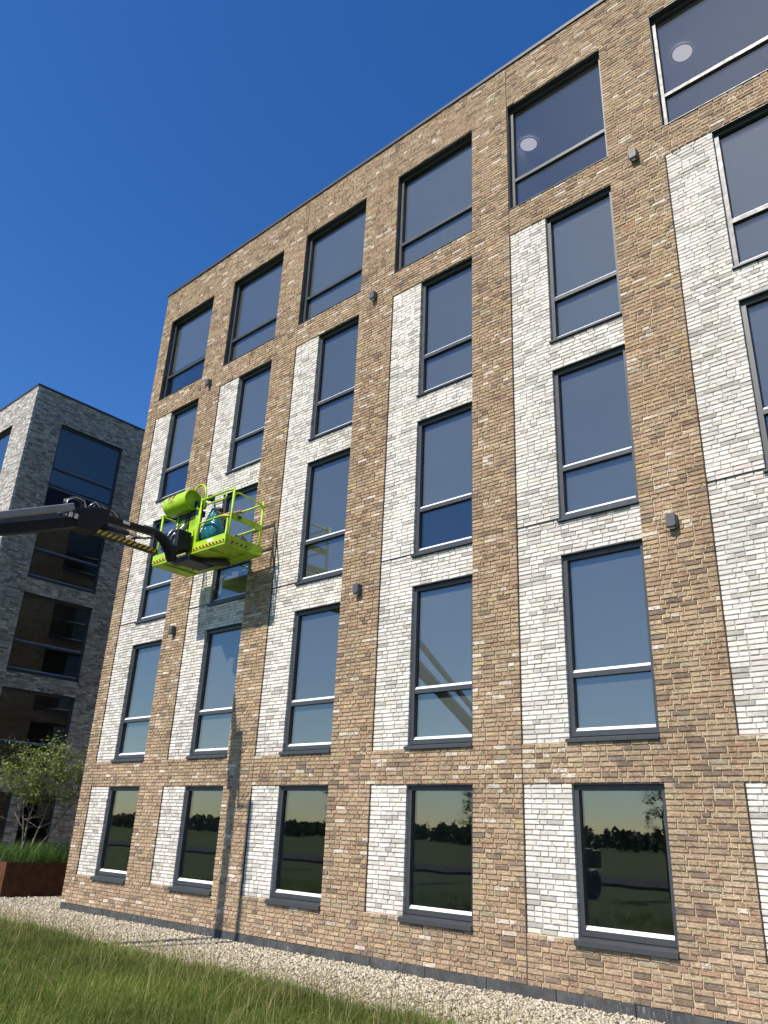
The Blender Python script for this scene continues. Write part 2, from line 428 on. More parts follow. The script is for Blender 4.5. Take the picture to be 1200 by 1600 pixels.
# backing wall in cells, open at the windows
def backing(cells_fn, xs, zs, d0, d1, T, name, mat, parent):
    mb = MB(T)
    for za, zb in zip(zs, zs[1:]):
        run = None
        for a, b in zip(xs, xs[1:]):
            on = cells_fn((a + b) / 2, (za + zb) / 2)
            if on and run is None: run = a
            if (not on or b == xs[-1]) and run is not None:
                mb.box(run, b if on else a, d0, d1, za, zb); run = None
    return mb.build(name, mat, parent)
G = .004
openings = []; whites = []
for p in PX:
    for lev, (a, b) in LV.items():
        openings.append(((p + .006 if lev == 4 else p + dL), p + dR, zk(a), zk(b), lev))
    whites += [(p, p + dL, zk(K0p), zk(K0t)), (p, p + dR, zk(K1p), zk(K3t))]
inr = lambda x, z, r: r[0] < x < r[1] and r[2] < z < r[3]
xs = sorted({XL + .003, XR} | {v for r in openings for v in (r[0] - G, r[1] + G)} | {v for r in whites for v in (r[0], r[1] + .0)})
zs = sorted({C0, zk(KR)} | {v for r in openings for v in (r[2] - G, r[3] + G)} | {v for r in whites for v in r[2:4]})
isop = lambda x, z: any(r[0] - G < x < r[1] + G and r[2] - G < z < r[3] + G for r in openings)
iswh = lambda x, z: any(inr(x, z, r) for r in whites)
wall = backing(lambda x, z: not isop(x, z) and not iswh(x, z), xs, zs, .017, .26, IDT, 'wall', M['mortar_tan'], office)
white_panels = []
for p in PX:
    for (a, b, za, zb) in ((p, p + dL, zk(K0p), zk(K0t)), (p, p + dR, zk(K1p), zk(K3t))):
        xx = sorted({a, b} | {v for v in (p + dL - G, p + dR + G) if a < v < b}); zz = sorted({za, zb} | {v for v in zs if za < v < zb})
        pn = backing(lambda x, z: not isop(x, z), xx, zz, WDEP + .014, .255, IDT, 'pale_wall_panel', M['mortar_white'], office)
        white_panels.append((a, b, za, zb, pn))

rs = np.random.default_rng(3)
BR = lay(0, KR, main_segs, rs)
# choose the 300 largest of each kind in view as single bricks, the rest as one mesh
UNIT = {}
def unit_variants(kind, n=28):
    ms = []
    r2 = np.random.default_rng(5); ts = tones(kind, n, r2)
    for i in range(n):
        V, F = brick_arrays(np.array([[-.10875, .10875, -.0264, .0264, 0.0]]), r2)
        V = V / np.array([.2175, 1, .0528])
        ms.append(np_mesh(kind + '_brick', V, [F], np.repeat(ts[i:i + 1], 12, 0), M[kind]))
    return ms
def place_bricks(kind, B, T, stuffname, parent_of, stuffparent, name='brick', nmax=300, flip=False, rsd=9):
    r3 = np.random.default_rng(rsd)
    cen = np.stack([(B[:, 0] + B[:, 1]) / 2, B[:, 4], (B[:, 2] + B[:, 3]) / 2], 1)
    Wd = np.array([T(*c) for c in cen]); u, v, z = project(Wd)
    a, _, _ = project(np.array([T(b[0], b[4], c[2]) for b, c in zip(B, cen)])); b_, _, _ = project(np.array([T(b[1], b[4], c[2]) for b, c in zip(B, cen)]))
    h = (B[:, 3] - B[:, 2]) / z
    score = np.where((u > 5) & (u < 1195) & (v > 5) & (v < 1595) & (z > 0), np.abs(a - b_) * h, -1)
    pick = np.argsort(-score)[:nmax]; mask = np.zeros(len(B), bool); mask[pick] = True
    V, F = brick_arrays(B[~mask], r3); tn = np.repeat(tones(kind, (~mask).sum(), r3), 12, 0)
    V = np.stack(T(V[:, 0], V[:, 1], V[:, 2]), 1)
    if flip: F = F[:, ::-1]
    st = link(stuffname, np_mesh(stuffname, V, [F], tn, M[kind]), None, stuffparent); st['kind'] = 'stuff'
    if kind not in UNIT: UNIT[kind] = unit_variants(kind)
    ex = Vector(T(1, 0, 0)) - Vector(T(0, 0, 0)); ed = Vector(T(0, 1, 0)) - Vector(T(0, 0, 0))
    for j, i in enumerate(pick):
        if score[i] < 0: continue
        o = bpy.data.objects.new(name, UNIT[kind][int(r3.integers(28))]); COL.objects.link(o)
        c = Wd[i]
        w = B[i, 1] - B[i, 0]; hh = B[i, 3] - B[i, 2]
        mw = Matrix(((ex.x * w, ed.x, 0, c[0]), (ex.y * w, ed.y, 0, c[1]), (0, 0, hh, c[2]), (0, 0, 0, 1)))
        par = parent_of(cen[i]); o.parent = par
        o.matrix_parent_inverse = world_of(par).inverted(); o.matrix_basis = mw
def wp_of(c):
    for a, b, za, zb, pn in white_panels:
        if a <= c[0] <= b and za <= c[2] <= zb: return pn
    return wall
place_bricks('tan', BR['tan'], IDT, 'tan_brickwork', lambda c: wall, office)
place_bricks('white', BR['white'], IDT, 'pale_brickwork', wp_of, office, rsd=10)

# movement joints
for i, p in enumerate(PX):
    spans = [(C0, zk(KR))] if i % 2 == 0 else [(zk(K0p), zk(K0t)), (zk(K1p), zk(K3t))]
    for a, b in spans: MB().box(p - .0048, p + .0048, .007, .04, a, b).build('movement_joint', M['seal'], office)
for z, a, b in HJ:
    xb = sorted({a, b} | {v for r in openings if r[2] - .02 < z < r[3] for v in r[:2]})
    for p, q in zip(xb, xb[1:]):
        m = (p + q) / 2
        if any(r[0] < m < r[1] and r[2] - .02 < z < r[3] for r in openings): continue
        MB().box(p + .001, q - .001, .0035, .03, z - .0042, z + .0042).build('movement_joint', M['seal'], office)

# plinth blocks
x = XL
while x < XR:
    w = 1.0; q = min(x + w, XR)
    MB().box(x + .004, q - .004, .004, .25, -.12, C0 - .004 + rs.normal(0, .002)).build('plinth_block', M['plinth'], office, .006)
    x = q
# roof edge
MB().box(XL - .03, XR + .03, -.03, .34, zk(KR) + .001, zk(KR) + .075).build('roof_coping', M['coping'], office)
MB().box(XL - .03, XL + .34, .341, 13.0, zk(KR) + .001, zk(KR) + .075).build('roof_coping', M['coping'], office)
MB().box(XL + .28, XR - .02, .28, 13.0, zk(KR) - .5, zk(KR) - .25).build('roof_slab', M['coping'], office)
# interior: floors, ceilings, partitions
FL = [0.02, zk(K0t) + .18, zk(K1t) + .14, zk(K2t) + .14, zk(K3t) + .15]
CL = [zk(K0t) + .06, zk(K1t) + .05, zk(K2t) + .05, zk(K3t) + .05, zk(K4t) + .12]
ROOM = 6.5
for i in range(5):
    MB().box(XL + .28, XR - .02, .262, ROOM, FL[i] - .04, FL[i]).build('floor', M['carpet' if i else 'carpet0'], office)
    MB().box(XL + .28, XR - .02, .262, ROOM, CL[i], CL[i] + .04).build('ceiling', M['ceil'], office)
    for c in (1, 3, 5) if i % 2 else (0, 2, 3, 5):
        x = PX[c] + dR + .42
        MB().box(x - .05, x + .05, .265, ROOM - .01, FL[i] + .001, CL[i] - .001).build('partition', M['room'], office)
MB().box(XL + .28, XR - .02, ROOM + .002, ROOM + .1, .02, zk(KR) - .3).build('inner_wall', M['room'], office)
MB().box(XR - .015, XR, .27, 13, 0, zk(KR)).build('end_wall', M['mortar_tan'], office)
for c, lx in ((4, -.2), (5, 3.0)):
    pts = [(lx + .17 * math.cos(t), 1.083 + .17 * math.sin(t)) for t in [k * math.pi / 16 for k in range(32)]]
    mb = MB(); z0 = CL[4] - .05
    mb.add([(a, b, z0) for a, b in pts] + [(a, b, CL[4] - .002) for a, b in pts], [tuple(range(32))[::-1]] + [(k, (k + 1) % 32, 32 + (k + 1) % 32, 32 + k) for k in range(32)])
    lm_ = mb.build('ceiling_lamp', M['lit'])
    MB().tube([(lx + .18 * math.cos(q), 1.083 + .18 * math.sin(q), z0 + .004) for q in [k * math.pi / 16 for k in range(32)]], .014, 6, closed=True).build('rim', M['steel'], lm_)
    tag(lm_, 'round pale ceiling lamp behind ' + ('the second top-floor window from the right' if c == 4 else 'the top-floor window at the upper right corner'), 'lamp', 'round ceiling lamps on the top floor')

# ------------------------------------------------------------------ windows
def window(parent, T, u0, u1, z0, z1, rec, transom=None, sill=.06, out=.045, glass='glass', over=.03, lining=False, extra=(), blind=False):
    fw = .068; fd = .075; g0 = rec + .045
    top = z1 - .012
    zb = z0 + sill
    f = MB(T)
    f.box(u0 + .006, u0 + fw, rec, rec + fd, zb, top); f.box(u1 - fw, u1 - .006, rec, rec + fd, zb, top)
    f.box(u0 + fw, u1 - fw, rec + .001, rec + fd, top - fw, top); f.box(u0 + fw, u1 - fw, rec + .001, rec + fd, zb, zb + fw)
    win = f.build('window', M['frame'], parent)
    MB(T).box(u0 + .002, u1 - .002, .014, rec + .02, top + .0005, z1 - .001).build('head_lining', M['frame'], win)
    if lining:
        MB(T).box(u0 + .001, u0 + .0055, .02, rec + .02, z0 + .03, top).build('jamb_lining', M['frame'], win)
    panes = []
    zi = zb + fw; zt = top - fw
    bars = sorted([zi] + ([transom] if transom else []) + list(extra))
    cuts = [zi]
    for t in bars[1:]:
        MB(T).box(u0 + fw, u1 - fw, rec + .004, rec + fd, t - .066, t).build('transom', M['frame'], win)
    edges = [zi] + bars[1:]
    for i, e in enumerate(edges):
        ze = (edges[i + 1] - .066) if i + 1 < len(edges) else zt
        MB(T).box(u0 + fw - .01, u1 - fw + .01, g0, g0 + .022, e - .01, ze + .01).build('pane', M[glass], win)
        MB(T).prism([(rec + .006, e + .001), (g0 - .001, e + .043), (g0 - .001, e + .001)], u0 + fw + .004, u1 - fw - .004).build('glazing_bead', M['bead' if glass == 'glass' else 'boomgrey'], win)
    if blind: MB(T).box(u0 + .03, u1 - .03, rec + fd + .012, rec + fd + .015, zb + .02 if blind is True else blind, top - .02).build('blind', M[('blind', 'added_blind1', 'added_blind2')[int(abs(u0 * 7 + z0 * 3)) % 3]], win)  # added sheet behind the glass, lightens and greys the pane
    if sill:
        MB(T).prism([(-out, z0 + .004), (-out, z0 + sill * .55), (rec + .03, zb - .002), (rec + .03, z0 + .004)], u0 - over, u1 + .001).build('sill', M['frame'], win)
    return win
for i, p in enumerate(PX):
    l, r = p + dL, p + dR
    window(office, IDT, l, r, zk(K0b), zk(K0t), .075, None, .105, .045, over=.035)
    window(office, IDT, l, r, zk(K1p) - .006, zk(K1t), .075, 3.90, .085, .035, over=.03, blind=True)
    window(office, IDT, l, r, zk(K2b), zk(K2t), .075, 6.985, .06, .022, over=.02, blind=[True, True, True, 7.05, True, True, True][i])
    window(office, IDT, l, r, zk(K3b), zk(K3t), .085, 10.10, .05, .018, over=.015, blind=[10.15, True, True, True, True, True, True][i])
    window(office, IDT, p + .006, r, zk(K4b), zk(K4t), .118, 13.165, .03, .012, over=0, lining=True, blind=[13.3, True, True, True, False, False, True][i])

# end wall of the office, seen mirrored in the neighbour's windows
TE = lambda u, d, z: (XL + d, u, z)
EO = [(1.3, 3.8, zk(a), zk(b)) for a, b in LV.values()] + [(6.0, 8.5, zk(a), zk(b)) for a, b in LV.values()]
ex_ = sorted({.10, 13.0} | {v for r in EO for v in (r[0] - G, r[1] + G)}); ez_ = sorted({C0, zk(KR)} | {v for r in EO for v in (r[2] - G, r[3] + G)})
ew = backing(lambda x, z: not any(r[0] - G < x < r[1] + G and r[2] - G < z < r[3] + G for r in EO), ex_, ez_, .0095, .26, TE, 'end_wall', M['mortar_tan'], office)
def end_segs(z):
    o = [r for r in EO if r[2] < z < r[3]]; xs_ = sorted({.0955, 13.0} | {v for r in o for v in r[:2]}); out = []
    for a, b in zip(xs_, xs_[1:]):
        if not any(r[0] < (a + b) / 2 < r[1] for r in o): out.append((a, b, 'tan', 0))
    return out
EB = lay(0, KR, end_segs, rs)['tan']
V, F = brick_arrays(EB, rs); V = np.stack(TE(V[:, 0], V[:, 1], V[:, 2]), 1)
tag(link('tan_brickwork', np_mesh('tan_brickwork', V, [F[:, ::-1]], np.repeat(tones('tan', len(EB), rs), 12, 0), M['tan']), None, office), kind='stuff')
for r in EO: window(office, TE, r[0], r[1], r[2], r[3], .075, r[2] + .9 if r[2] > 2 else None, .06, .02, over=0, glass='glass2', blind=True)  # added blinds stop sky showing through the corner rooms

# ------------------------------------------------------------------ neighbour building (grey brick)
X2 = -19.65
grey = empty('grey_brick_building', (X2, 0, 0))
tag(grey, 'grey brick office block standing in shade at the left behind the lift', 'building')
TG = lambda u, d, z: (X2 - d, u, z)          # face turned to the office
TF = lambda u, d, z: (u, d, z)               # sunlit face
Y2 = 11.0
GO = []
for y0 in (1.1, 6.4):
    GO += [(y0, y0 + 2.5, zk(K3b), zk(K4t), 34), (y0, y0 + 2.5, zk(K2b), zk(K2t), 2), (y0, y0 + 2.5, zk(K1p), zk(K1t), 1),
           (y0, y0 + 1.05, zk(K0b), zk(K0t), 0), (y0 + 1.4, y0 + 2.5, zk(K0b), zk(K0t), 0)]
gx = sorted({.10, Y2} | {v for r in GO for v in (r[0] - G, r[1] + G)}); gz = sorted({C0, zk(KR)} | {v for r in GO for v in (r[2] - G, r[3] + G)})
gop = lambda x, z: any(r[0] - G < x < r[1] + G and r[2] - G < z < r[3] + G for r in GO)
gw = backing(lambda x, z: not gop(x, z), gx, gz, .0095, .26, TG, 'wall', M['mortar_grey'], grey)
def g_segs(O, a0, b0):
    def f(z):
        o = [r for r in O if r[2] < z < r[3]]; xs_ = sorted({a0, b0} | {v for r in o for v in r[:2]}); out = []
        for a, b in zip(xs_, xs_[1:]):
            if not any(r[0] < (a + b) / 2 < r[1] for r in o): out.append((a, b, 'grey', 0))
        return out
    return f
GB = lay(0, KR, g_segs(GO, .0955, Y2), rs)['grey']
place_bricks('grey', GB, TG, 'grey_brickwork', lambda c: gw, grey, rsd=21)
FO = [(-23.1, -21.16, zk(a), zk(b), 0) for a, b in list(LV.values())[1:]] + [(-26.0, -24.0, zk(a), zk(b), 0) for a, b in list(LV.values())[1:]]
fx = sorted({-28.0, X2 - .004} | {v for r in FO for v in (r[0] - G, r[1] + G)}); fz = sorted({C0, zk(KR)} | {v for r in FO for v in (r[2] - G, r[3] + G)})
fop = lambda x, z: any(r[0] - G < x < r[1] + G and r[2] - G < z < r[3] + G for r in FO)
gf = backing(lambda x, z: not fop(x, z), fx, fz, .0095, .0945, TF, 'front_wall', M['mortar_grey'], grey)
FB = lay(0, KR, g_segs(FO, -28.0, X2), rs)['grey']
V, F = brick_arrays(FB, rs)
tn = tones('white', len(FB), rs) * np.where(rs.random((len(FB), 1)) < .45, .62, .92)  # sunlight put into the tones: same brick as the side face, made paler
tag(link('sun_toned_brickwork', np_mesh('sun_toned_brickwork', V, [F], np.repeat(tn, 12, 0), M['grey']), None, grey), kind='stuff')
for r in GO:
    if r[4] == 34:
        window(grey, TG, r[0], r[1], r[2], r[3], .09, 10.25, .05, .015, over=0, glass='glass2', extra=(11.82, 12.56, 13.30))
        MB(TG).box(r[0] + .07, r[1] - .07, .12, .16, 11.83, 12.49).build('spandrel_panel', M['dark'], grey)
    else:
        window(grey, TG, r[0], r[1], r[2], r[3], .09, {2: 7.10, 1: 3.98, 0: None}[r[4]], .05, .015, over=0, glass='glass2')
for r in FO: window(grey, TF, r[0], r[1], r[2], r[3], .10, r[2] + .85, .05, .015, over=0)
MB().box(-28.0, X2 + .03, -.03, .34, zk(KR) + .001, zk(KR) + .075).build('roof_coping', M['coping'], grey)
MB().box(X2 - .34, X2 + .03, .341, Y2, zk(KR) + .001, zk(KR) + .075).build('roof_coping', M['coping'], grey)
for i in range(5):
    MB().box(-28.0, X2 - .262, .262, Y2, FL[i] - .04, FL[i]).build('floor', M['carpet'], grey)
    MB().box(-28.0, X2 - .262, .262, Y2, CL[i], CL[i] + .04).build('ceiling', M['ceil'], grey)
MB().box(-28.0, -27.9, .1, Y2, 0, zk(KR)).build('inner_wall', M['room'], grey)
MB().box(-28.0, X2, Y2, Y2 + .1, 0, zk(KR)).build('rear_wall', M['mortar_grey'], grey)
MB().box(-28.0, X2 - .28, .3, Y2, zk(KR) - .5, zk(KR) - .25).build('roof_slab', M['coping'], grey)
MB(TG).box(.09, Y2, .004, .25, -.1, C0 - .002).build('plinth', M['plinth'], grey)
MB(TF).box(-28.0, X2 - .004, .004, .09, -.1, C0 - .002).build('plinth', M['plinth'], grey)

# ------------------------------------------------------------------ wall lamps on the tan piers
def wall_lamp(x, z, label):
    root = empty('wall_lamp', (x, 0, z)); tag(root, label, 'lamp', 'small wall lamps on the tan piers')
    pr = [(a_ * .86, b_ * .86) for a_, b_ in [(-.075, -.085), (-.05, -.11), (.05, -.11), (.075, -.085), (.075, .085), (.05, .11), (-.05, .11), (-.075, .085)]]
    mb = MB(lambda a, b, c: (x + a, c, z + b)); n = len(pr)
    mb.add([(a, b, -.003) for a, b in pr] + [(a, b, -.10) for a, b in pr] + [(a * .86, b * .88, -.115) for a, b in pr],
           [tuple(range(n))] + [(i, (i + 1) % n, n + (i + 1) % n, n + i) for i in range(n)] + [(n + i, n + (i + 1) % n, 2 * n + (i + 1) % n, 2 * n + i) for i in range(n)] + [tuple(range(2 * n, 3 * n))])
    mb.build('housing', M['lamp'], root)
    MB().box(x - .03, x + .03, -.085, -.05, z - .106, z - .0945).build('lens', M['lens'], root)
for x, z, lb in [(2.35, 5.70, 'small dark wall lamp low on the tan pier nearest the right edge'), (2.355, 12.05, 'small grey wall lamp high on the tan pier nearest the right edge'),
                 (-3.29, 12.0, 'small dark wall lamp high on the middle tan pier below the top windows'), (-3.27, 5.72, 'small dark wall lamp on the middle tan pier right of the lift basket'),
                 (-8.83, 5.71, 'small dark wall lamp on a tan pier just below the lift basket'), (-8.85, 12.02, 'small dark wall lamp high on the leftmost lamp pier above the lift basket')]:
    wall_lamp(x, z, lb)

# ------------------------------------------------------------------ gravel stones
def stones(n, xy, smin, smax, seed):
    r = np.random.default_rng(seed)
    t = (1 + 5 ** .5) / 2
    iv = np.array([(-1, t, 0), (1, t, 0), (-1, -t, 0), (1, -t, 0), (0, -1, t), (0, 1, t), (0, -1, -t), (0, 1, -t), (t, 0, -1), (t, 0, 1), (-t, 0, -1), (-t, 0, 1)]) / 1.9
    fc = np.array([(0, 11, 5), (0, 5, 1), (0, 1, 7), (0, 7, 10), (0, 10, 11), (1, 5, 9), (5, 11, 4), (11, 10, 2), (10, 7, 6), (7, 1, 8), (3, 9, 4), (3, 4, 2), (3, 2, 6), (3, 6, 8), (3, 8, 9), (4, 9, 5), (2, 4, 11), (6, 2, 10), (8, 6, 7), (9, 8, 1)])
    s = r.uniform(smin, smax, n) * np.where(r.random(n) < .15, 1.5, 1)
    sc = np.stack([s * r.uniform(.8, 1.5, n), s * r.uniform(.7, 1.1, n), s * r.uniform(.45, .8, n)], 1)
    a = r.uniform(0, 2 * np.pi, n); b = r.normal(0, .35, n)
    P = iv[None] * r.uniform(.82, 1.18, (n, 12, 1)) * sc[:, None, :]
    x = P[..., 0] * np.cos(b)[:, None] + P[..., 2] * np.sin(b)[:, None]; z = -P[..., 0] * np.sin(b)[:, None] + P[..., 2] * np.cos(b)[:, None]; y = P[..., 1]
    X = x * np.cos(a)[:, None] - y * np.sin(a)[:, None]; Y = x * np.sin(a)[:, None] + y * np.cos(a)[:, None]
    V = np.stack([X + xy[:, :1], Y + xy[:, 1:2], z + (s * .25 + r.uniform(0, .018, n))[:, None]], 2)
    base = np.array([(.50, .45, .35), (.58, .53, .43), (.38, .33, .25), (.27, .23, .17), (.55, .52, .46), (.18, .155, .12)])
    tn = base[r.choice(6, n, p=[.34, .26, .16, .08, .12, .04])] * r.normal(1, .1, (n, 1))
    return V.reshape(-1, 3), (fc[None] + (np.arange(n) * 12)[:, None, None]).reshape(-1, 3), np.repeat(tn * np.array([.96, .93, .85]), 12, 0)
r = np.random.default_rng(31)
n1 = 34000
xy = np.stack([-12.2 + 17.4 * r.random(n1) ** .85, r.uniform(-2.15, -.01, n1)], 1)
n2 = 6500
xy2 = np.stack([r.uniform(-14.33, -11.66, n2), r.uniform(-2.1, 2.6, n2)], 1)
n3 = 2500
xy3 = np.stack([r.uniform(-19.5, -14.3, n3), r.uniform(-2.1, -.1, n3)], 1)
V, F, tn = stones(n1 + n2 + n3, np.concatenate([xy, xy2, xy3]), .011, .021, 32)
tag(link('gravel', np_mesh('gravel', V, [F], tn, M['stone'], True)), 'pale rounded gravel strip along the foot of the brick wall', 'gravel', kind='stuff')

# ------------------------------------------------------------------ grass
def blades(n, xy, h, wid, seed, base, z0=0.0, straw=.05, lean=.55, seg=3):
    r = np.random.default_rng(seed)
    h = h * r.uniform(.55, 1.25, n); a = r.uniform(0, 2 * np.pi, n); ln = np.abs(r.normal(0, lean, n)) * h
    dx, dy = np.cos(a), np.sin(a); px, py = -dy, dx
    wd = wid * r.uniform(.6, 1.4, n)
    V = np.zeros((n, 2 * seg + 1, 3)); 
    for k in range(seg + 1):
        t = k / seg
        cx = xy[:, 0] + dx * ln * t ** 2; cy = xy[:, 1] + dy * ln * t ** 2; cz = z0 + h * (t - .28 * t ** 2 * np.clip(ln / h, 0, 1.5))
        if k < seg:
            w = wd * (1 - .55 * t)
            V[:, 2 * k] = np.stack([cx - px * w, cy - py * w, cz], 1); V[:, 2 * k + 1] = np.stack([cx + px * w, cy + py * w, cz], 1)
        else: V[:, 2 * k] = np.stack([cx, cy, cz], 1)
    m = 2 * seg + 1; off = (np.arange(n) * m)[:, None, None]
    q = np.array([[2 * k, 2 * k + 1, 2 * k + 3, 2 * k + 2] for k in range(seg - 1)])
    Q = (q[None] + off).reshape(-1, 4); Tt = (np.array([[2 * seg - 2, 2 * seg - 1, 2 * seg]])[None] + off).reshape(-1, 3)
    base = np.array(base); c = base[r.integers(len(base), size=n)] * r.normal(1, .16, (n, 1))
    pt = .5 + .25 * (np.sin(xy[:, 0] * 1.9 + np.sin(xy[:, 1] * 1.3)) + np.sin(xy[:, 1] * 2.7 + 1.4 * np.sin(xy[:, 0] * .9)))
    c = c * (.78 + .5 * pt[:, None]) * np.array([1, 1, 1]) + np.outer(np.clip(pt - .6, 0, 1) * .05, (1.0, .75, .2)) * (base.mean() < .2)
    st = r.random(n) < straw; c[st] = np.array((.36, .29, .13)) * r.normal(1, .12, (st.sum(), 1))
    return V.reshape(-1, 3), [Q, Tt], np.repeat(np.clip(c, .005, 1), m, 0)
def join(parts):
    V = []; T_ = []; Q = []; Tr = []; o = 0
    for v, (q, t), c in parts:
        V.append(v); T_.append(c); Q.append(q + o); Tr.append(t + o); o += len(v)
    return np.concatenate(V), [np.concatenate(Q), np.concatenate(Tr)], np.concatenate(T_)
def grass_xy(n, x0, x1, y0, y1, seed):
    r = np.random.default_rng(seed)
    c = np.stack([r.uniform(x0, x1, n // 9 + 1), r.uniform(y0, y1, n // 9 + 1)], 1)
    return c[r.integers(len(c), size=n)] + r.normal(0, .07, (n, 2))
GC = [(.11, .155, .024), (.135, .175, .03), (.09, .135, .022), (.145, .17, .036), (.115, .16, .026)]
parts = []
xyA = grass_xy(150000, -13.5, 1.5, -6.2, -2.0, 41)
edge = -1.98 - .16 * np.sin(xyA[:, 0] * 1.7) * np.sin(xyA[:, 0] * .63) - np.abs(np.random.default_rng(42).normal(0, .12, len(xyA)))
xyA = xyA[(xyA[:, 1] < edge)]
parts.append(blades(len(xyA), xyA, .16, .0022, 43, GC, lean=1.15))
xyB = grass_xy(26000, -20, 9, -13, -2.1, 44); parts.append(blades(len(xyB), xyB, .22, .005, 45, GC))
r = np.random.default_rng(46)
xyC = np.stack([r.uniform(-13.5, 2, 3200), -1.9 - np.abs(r.normal(0, 1.6, 3200)) + .25], 1); parts.append(blades(3200, xyC, .4, .0024, 47, [(.22, .19, .08), (.16, .16, .05), (.26, .21, .10)], straw=.45, lean=1.0, seg=5))
xyD = np.stack([r.uniform(-13, 3, 900), -1.85 + np.abs(r.normal(0, .35, 900))], 1); xyD[:, 1] = np.minimum(xyD[:, 1], -.15); parts.append(blades(900, xyD, .2, .0024, 48, [(.2, .18, .08), (.14, .15, .05)], straw=.3))
V, F, tn = join(parts)
tag(link('grass', np_mesh('grass', V, F, tn, M['blade'])), 'long unmown green grass in the foreground beside the gravel', 'grass', kind='stuff')

# ------------------------------------------------------------------ trees
def tree(name, loc, label, stems, crown_c, crown_r, nleaf, leaf, seed, cols, group=None, clumps=26):
    r = np.random.default_rng(seed); rr = random.Random(seed)
    root = empty(name, loc); tag(root, label, 'tree', group)
    L = Vector(loc); mb = MB(); tips = []
    for (bx, by, tx, ty, tz, rad) in stems:
        p0 = L + Vector((bx, by, 0)); p1 = L + Vector((tx, ty, tz)); pts = []
        for k in range(9):
            t = k / 8
            pts.append(p0.lerp(p1, t) + Vector((rr.gauss(0, .02), rr.gauss(0, .02), 0)) * (1 if 0 < k else 0))
        mb.tube(pts, [rad * (1 - .75 * k / 8) for k in range(9)], 7)
        for k in (3, 4, 5, 6, 7, 8):
            for _ in range(3):
                d = Vector((rr.gauss(0, 1), rr.gauss(0, 1), rr.uniform(-.05, .9))).normalized(); ln = rr.uniform(.35, .85) * crown_r[0]
                a = pts[k]; b = a + d * ln * .55 + Vector((rr.gauss(0, .06), rr.gauss(0, .06), .03)); c = b + (d + Vector((0, 0, .1))) * ln * .45
                mb.tube([a, b, c], [rad * .32, rad * .2, rad * .07], 5); tips += [b, c]
    mb.build('trunk', M['bark'], root)
    cc = L + Vector(crown_c)
    cen = []
    for i in range(clumps):
        v = Vector((rr.gauss(0, 1), rr.gauss(0, 1), rr.gauss(0, 1))).normalized() * rr.uniform(.35, 1.0)
        cen.append((cc + Vector((v.x * crown_r[0], v.y * crown_r[1], v.z * crown_r[2])), rr.uniform(.11, .25) * crown_r[0]))
    cen += [(t, .15 * crown_r[0]) for t in tips if ((t - cc).x / crown_r[0]) ** 2 + ((t - cc).y / crown_r[1]) ** 2 + ((t - cc).z / crown_r[2]) ** 2 < 1.6]
    ids = r.integers(len(cen), size=nleaf)
    C = np.array([tuple(c[0]) for c in cen])[ids] + r.normal(0, 1, (nleaf, 3)) * np.array([c[1] for c in cen])[ids][:, None] * np.array([.75, .75, .55])
    A = r.normal(0, 1, (nleaf, 3)); A[:, 2] *= .5; A /= np.linalg.norm(A, axis=1)[:, None]
    N = r.normal(0, 1, (nleaf, 3)) + np.array([0, 0, 1.0]); Bv = np.cross(A, N); Bv /= np.linalg.norm(Bv, axis=1)[:, None]; N = np.cross(Bv, A)
    s = leaf * r.uniform(.6, 1.3, (nleaf, 1))
    V = np.stack([C - A * s, C + Bv * s * .42 - N * s * .08, C + A * s, C - Bv * s * .42 - N * s * .08], 1).reshape(-1, 3)
    F = np.arange(nleaf * 4).reshape(-1, 4)
    cols = np.array(cols); tn = cols[r.integers(len(cols), size=nleaf)] * r.normal(1, .18, (nleaf, 1))
    link('crown', np_mesh('crown', V, [F], np.repeat(np.clip(tn, .005, 1), 4, 0), M['leaf']), None, root)
    return root
# corten planter between the buildings
pl = empty('planter_box', (-14.35, 1.6, 0)); tag(pl, 'rust brown steel planter box between the two buildings', 'planter')
PXa, PXb, PYa, PYb, PH = -17.6, -14.35, -.08, 4.2, .78
MB().box(PXb - .012, PXb, PYa, PYb, 0, PH).build('side_panel', M['corten'], pl); MB().box(PXa, PXb - .0125, PYa, PYa + .012, 0, PH).build('front_panel', M['corten'], pl)
MB().box(PXa, PXa + .012, PYa + .0125, PYb, 0, PH).build('side_panel', M['corten'], pl); MB().box(PXa + .0125, PXb - .0125, PYb - .012, PYb, 0, PH).build('rear_panel', M['corten'], pl)
MB().box(PXa + .013, PXb - .013, PYa + .013, PYb - .013, 0, PH - .08).build('soil', M['soil'], pl)
xyP = grass_xy(9000, PXa + .1, PXb - .08, PYa + .1, PYb - .1, 51); xyP[:, 0] = np.clip(xyP[:, 0], PXa + .05, PXb - .05); xyP[:, 1] = np.clip(xyP[:, 1], PYa + .05, PYb - .05)
v1, f1, c1 = blades(len(xyP), xyP, .52, .0045, 52, [(.05, .10, .018), (.07, .125, .02), (.04, .08, .016)], PH - .09, .02, .75)
tag(link('ornamental_grass', np_mesh('ornamental_grass', v1, f1, c1, M['blade'])), 'dense dark green ornamental grass filling the rust brown planter', 'grass', kind='stuff')
tree('planter_tree', (-16.0, 1.0, PH - .1), 'small multi-stemmed green tree growing from the rust brown planter',
     [(-.02, .0, -.1, .15, 2.2, .035), (.08, .1, .05, .7, 2.3, .03), (-.1, .14, .1, -.35, 2.1, .028), (.1, .22, .2, 1.25, 1.9, .028)],
     (0, .2, 2.42), (1.2, 1.5, .72), 5200, .05, 61, [(.15, .18, .06), (.19, .22, .075), (.11, .14, .045), (.23, .245, .10)], clumps=26)
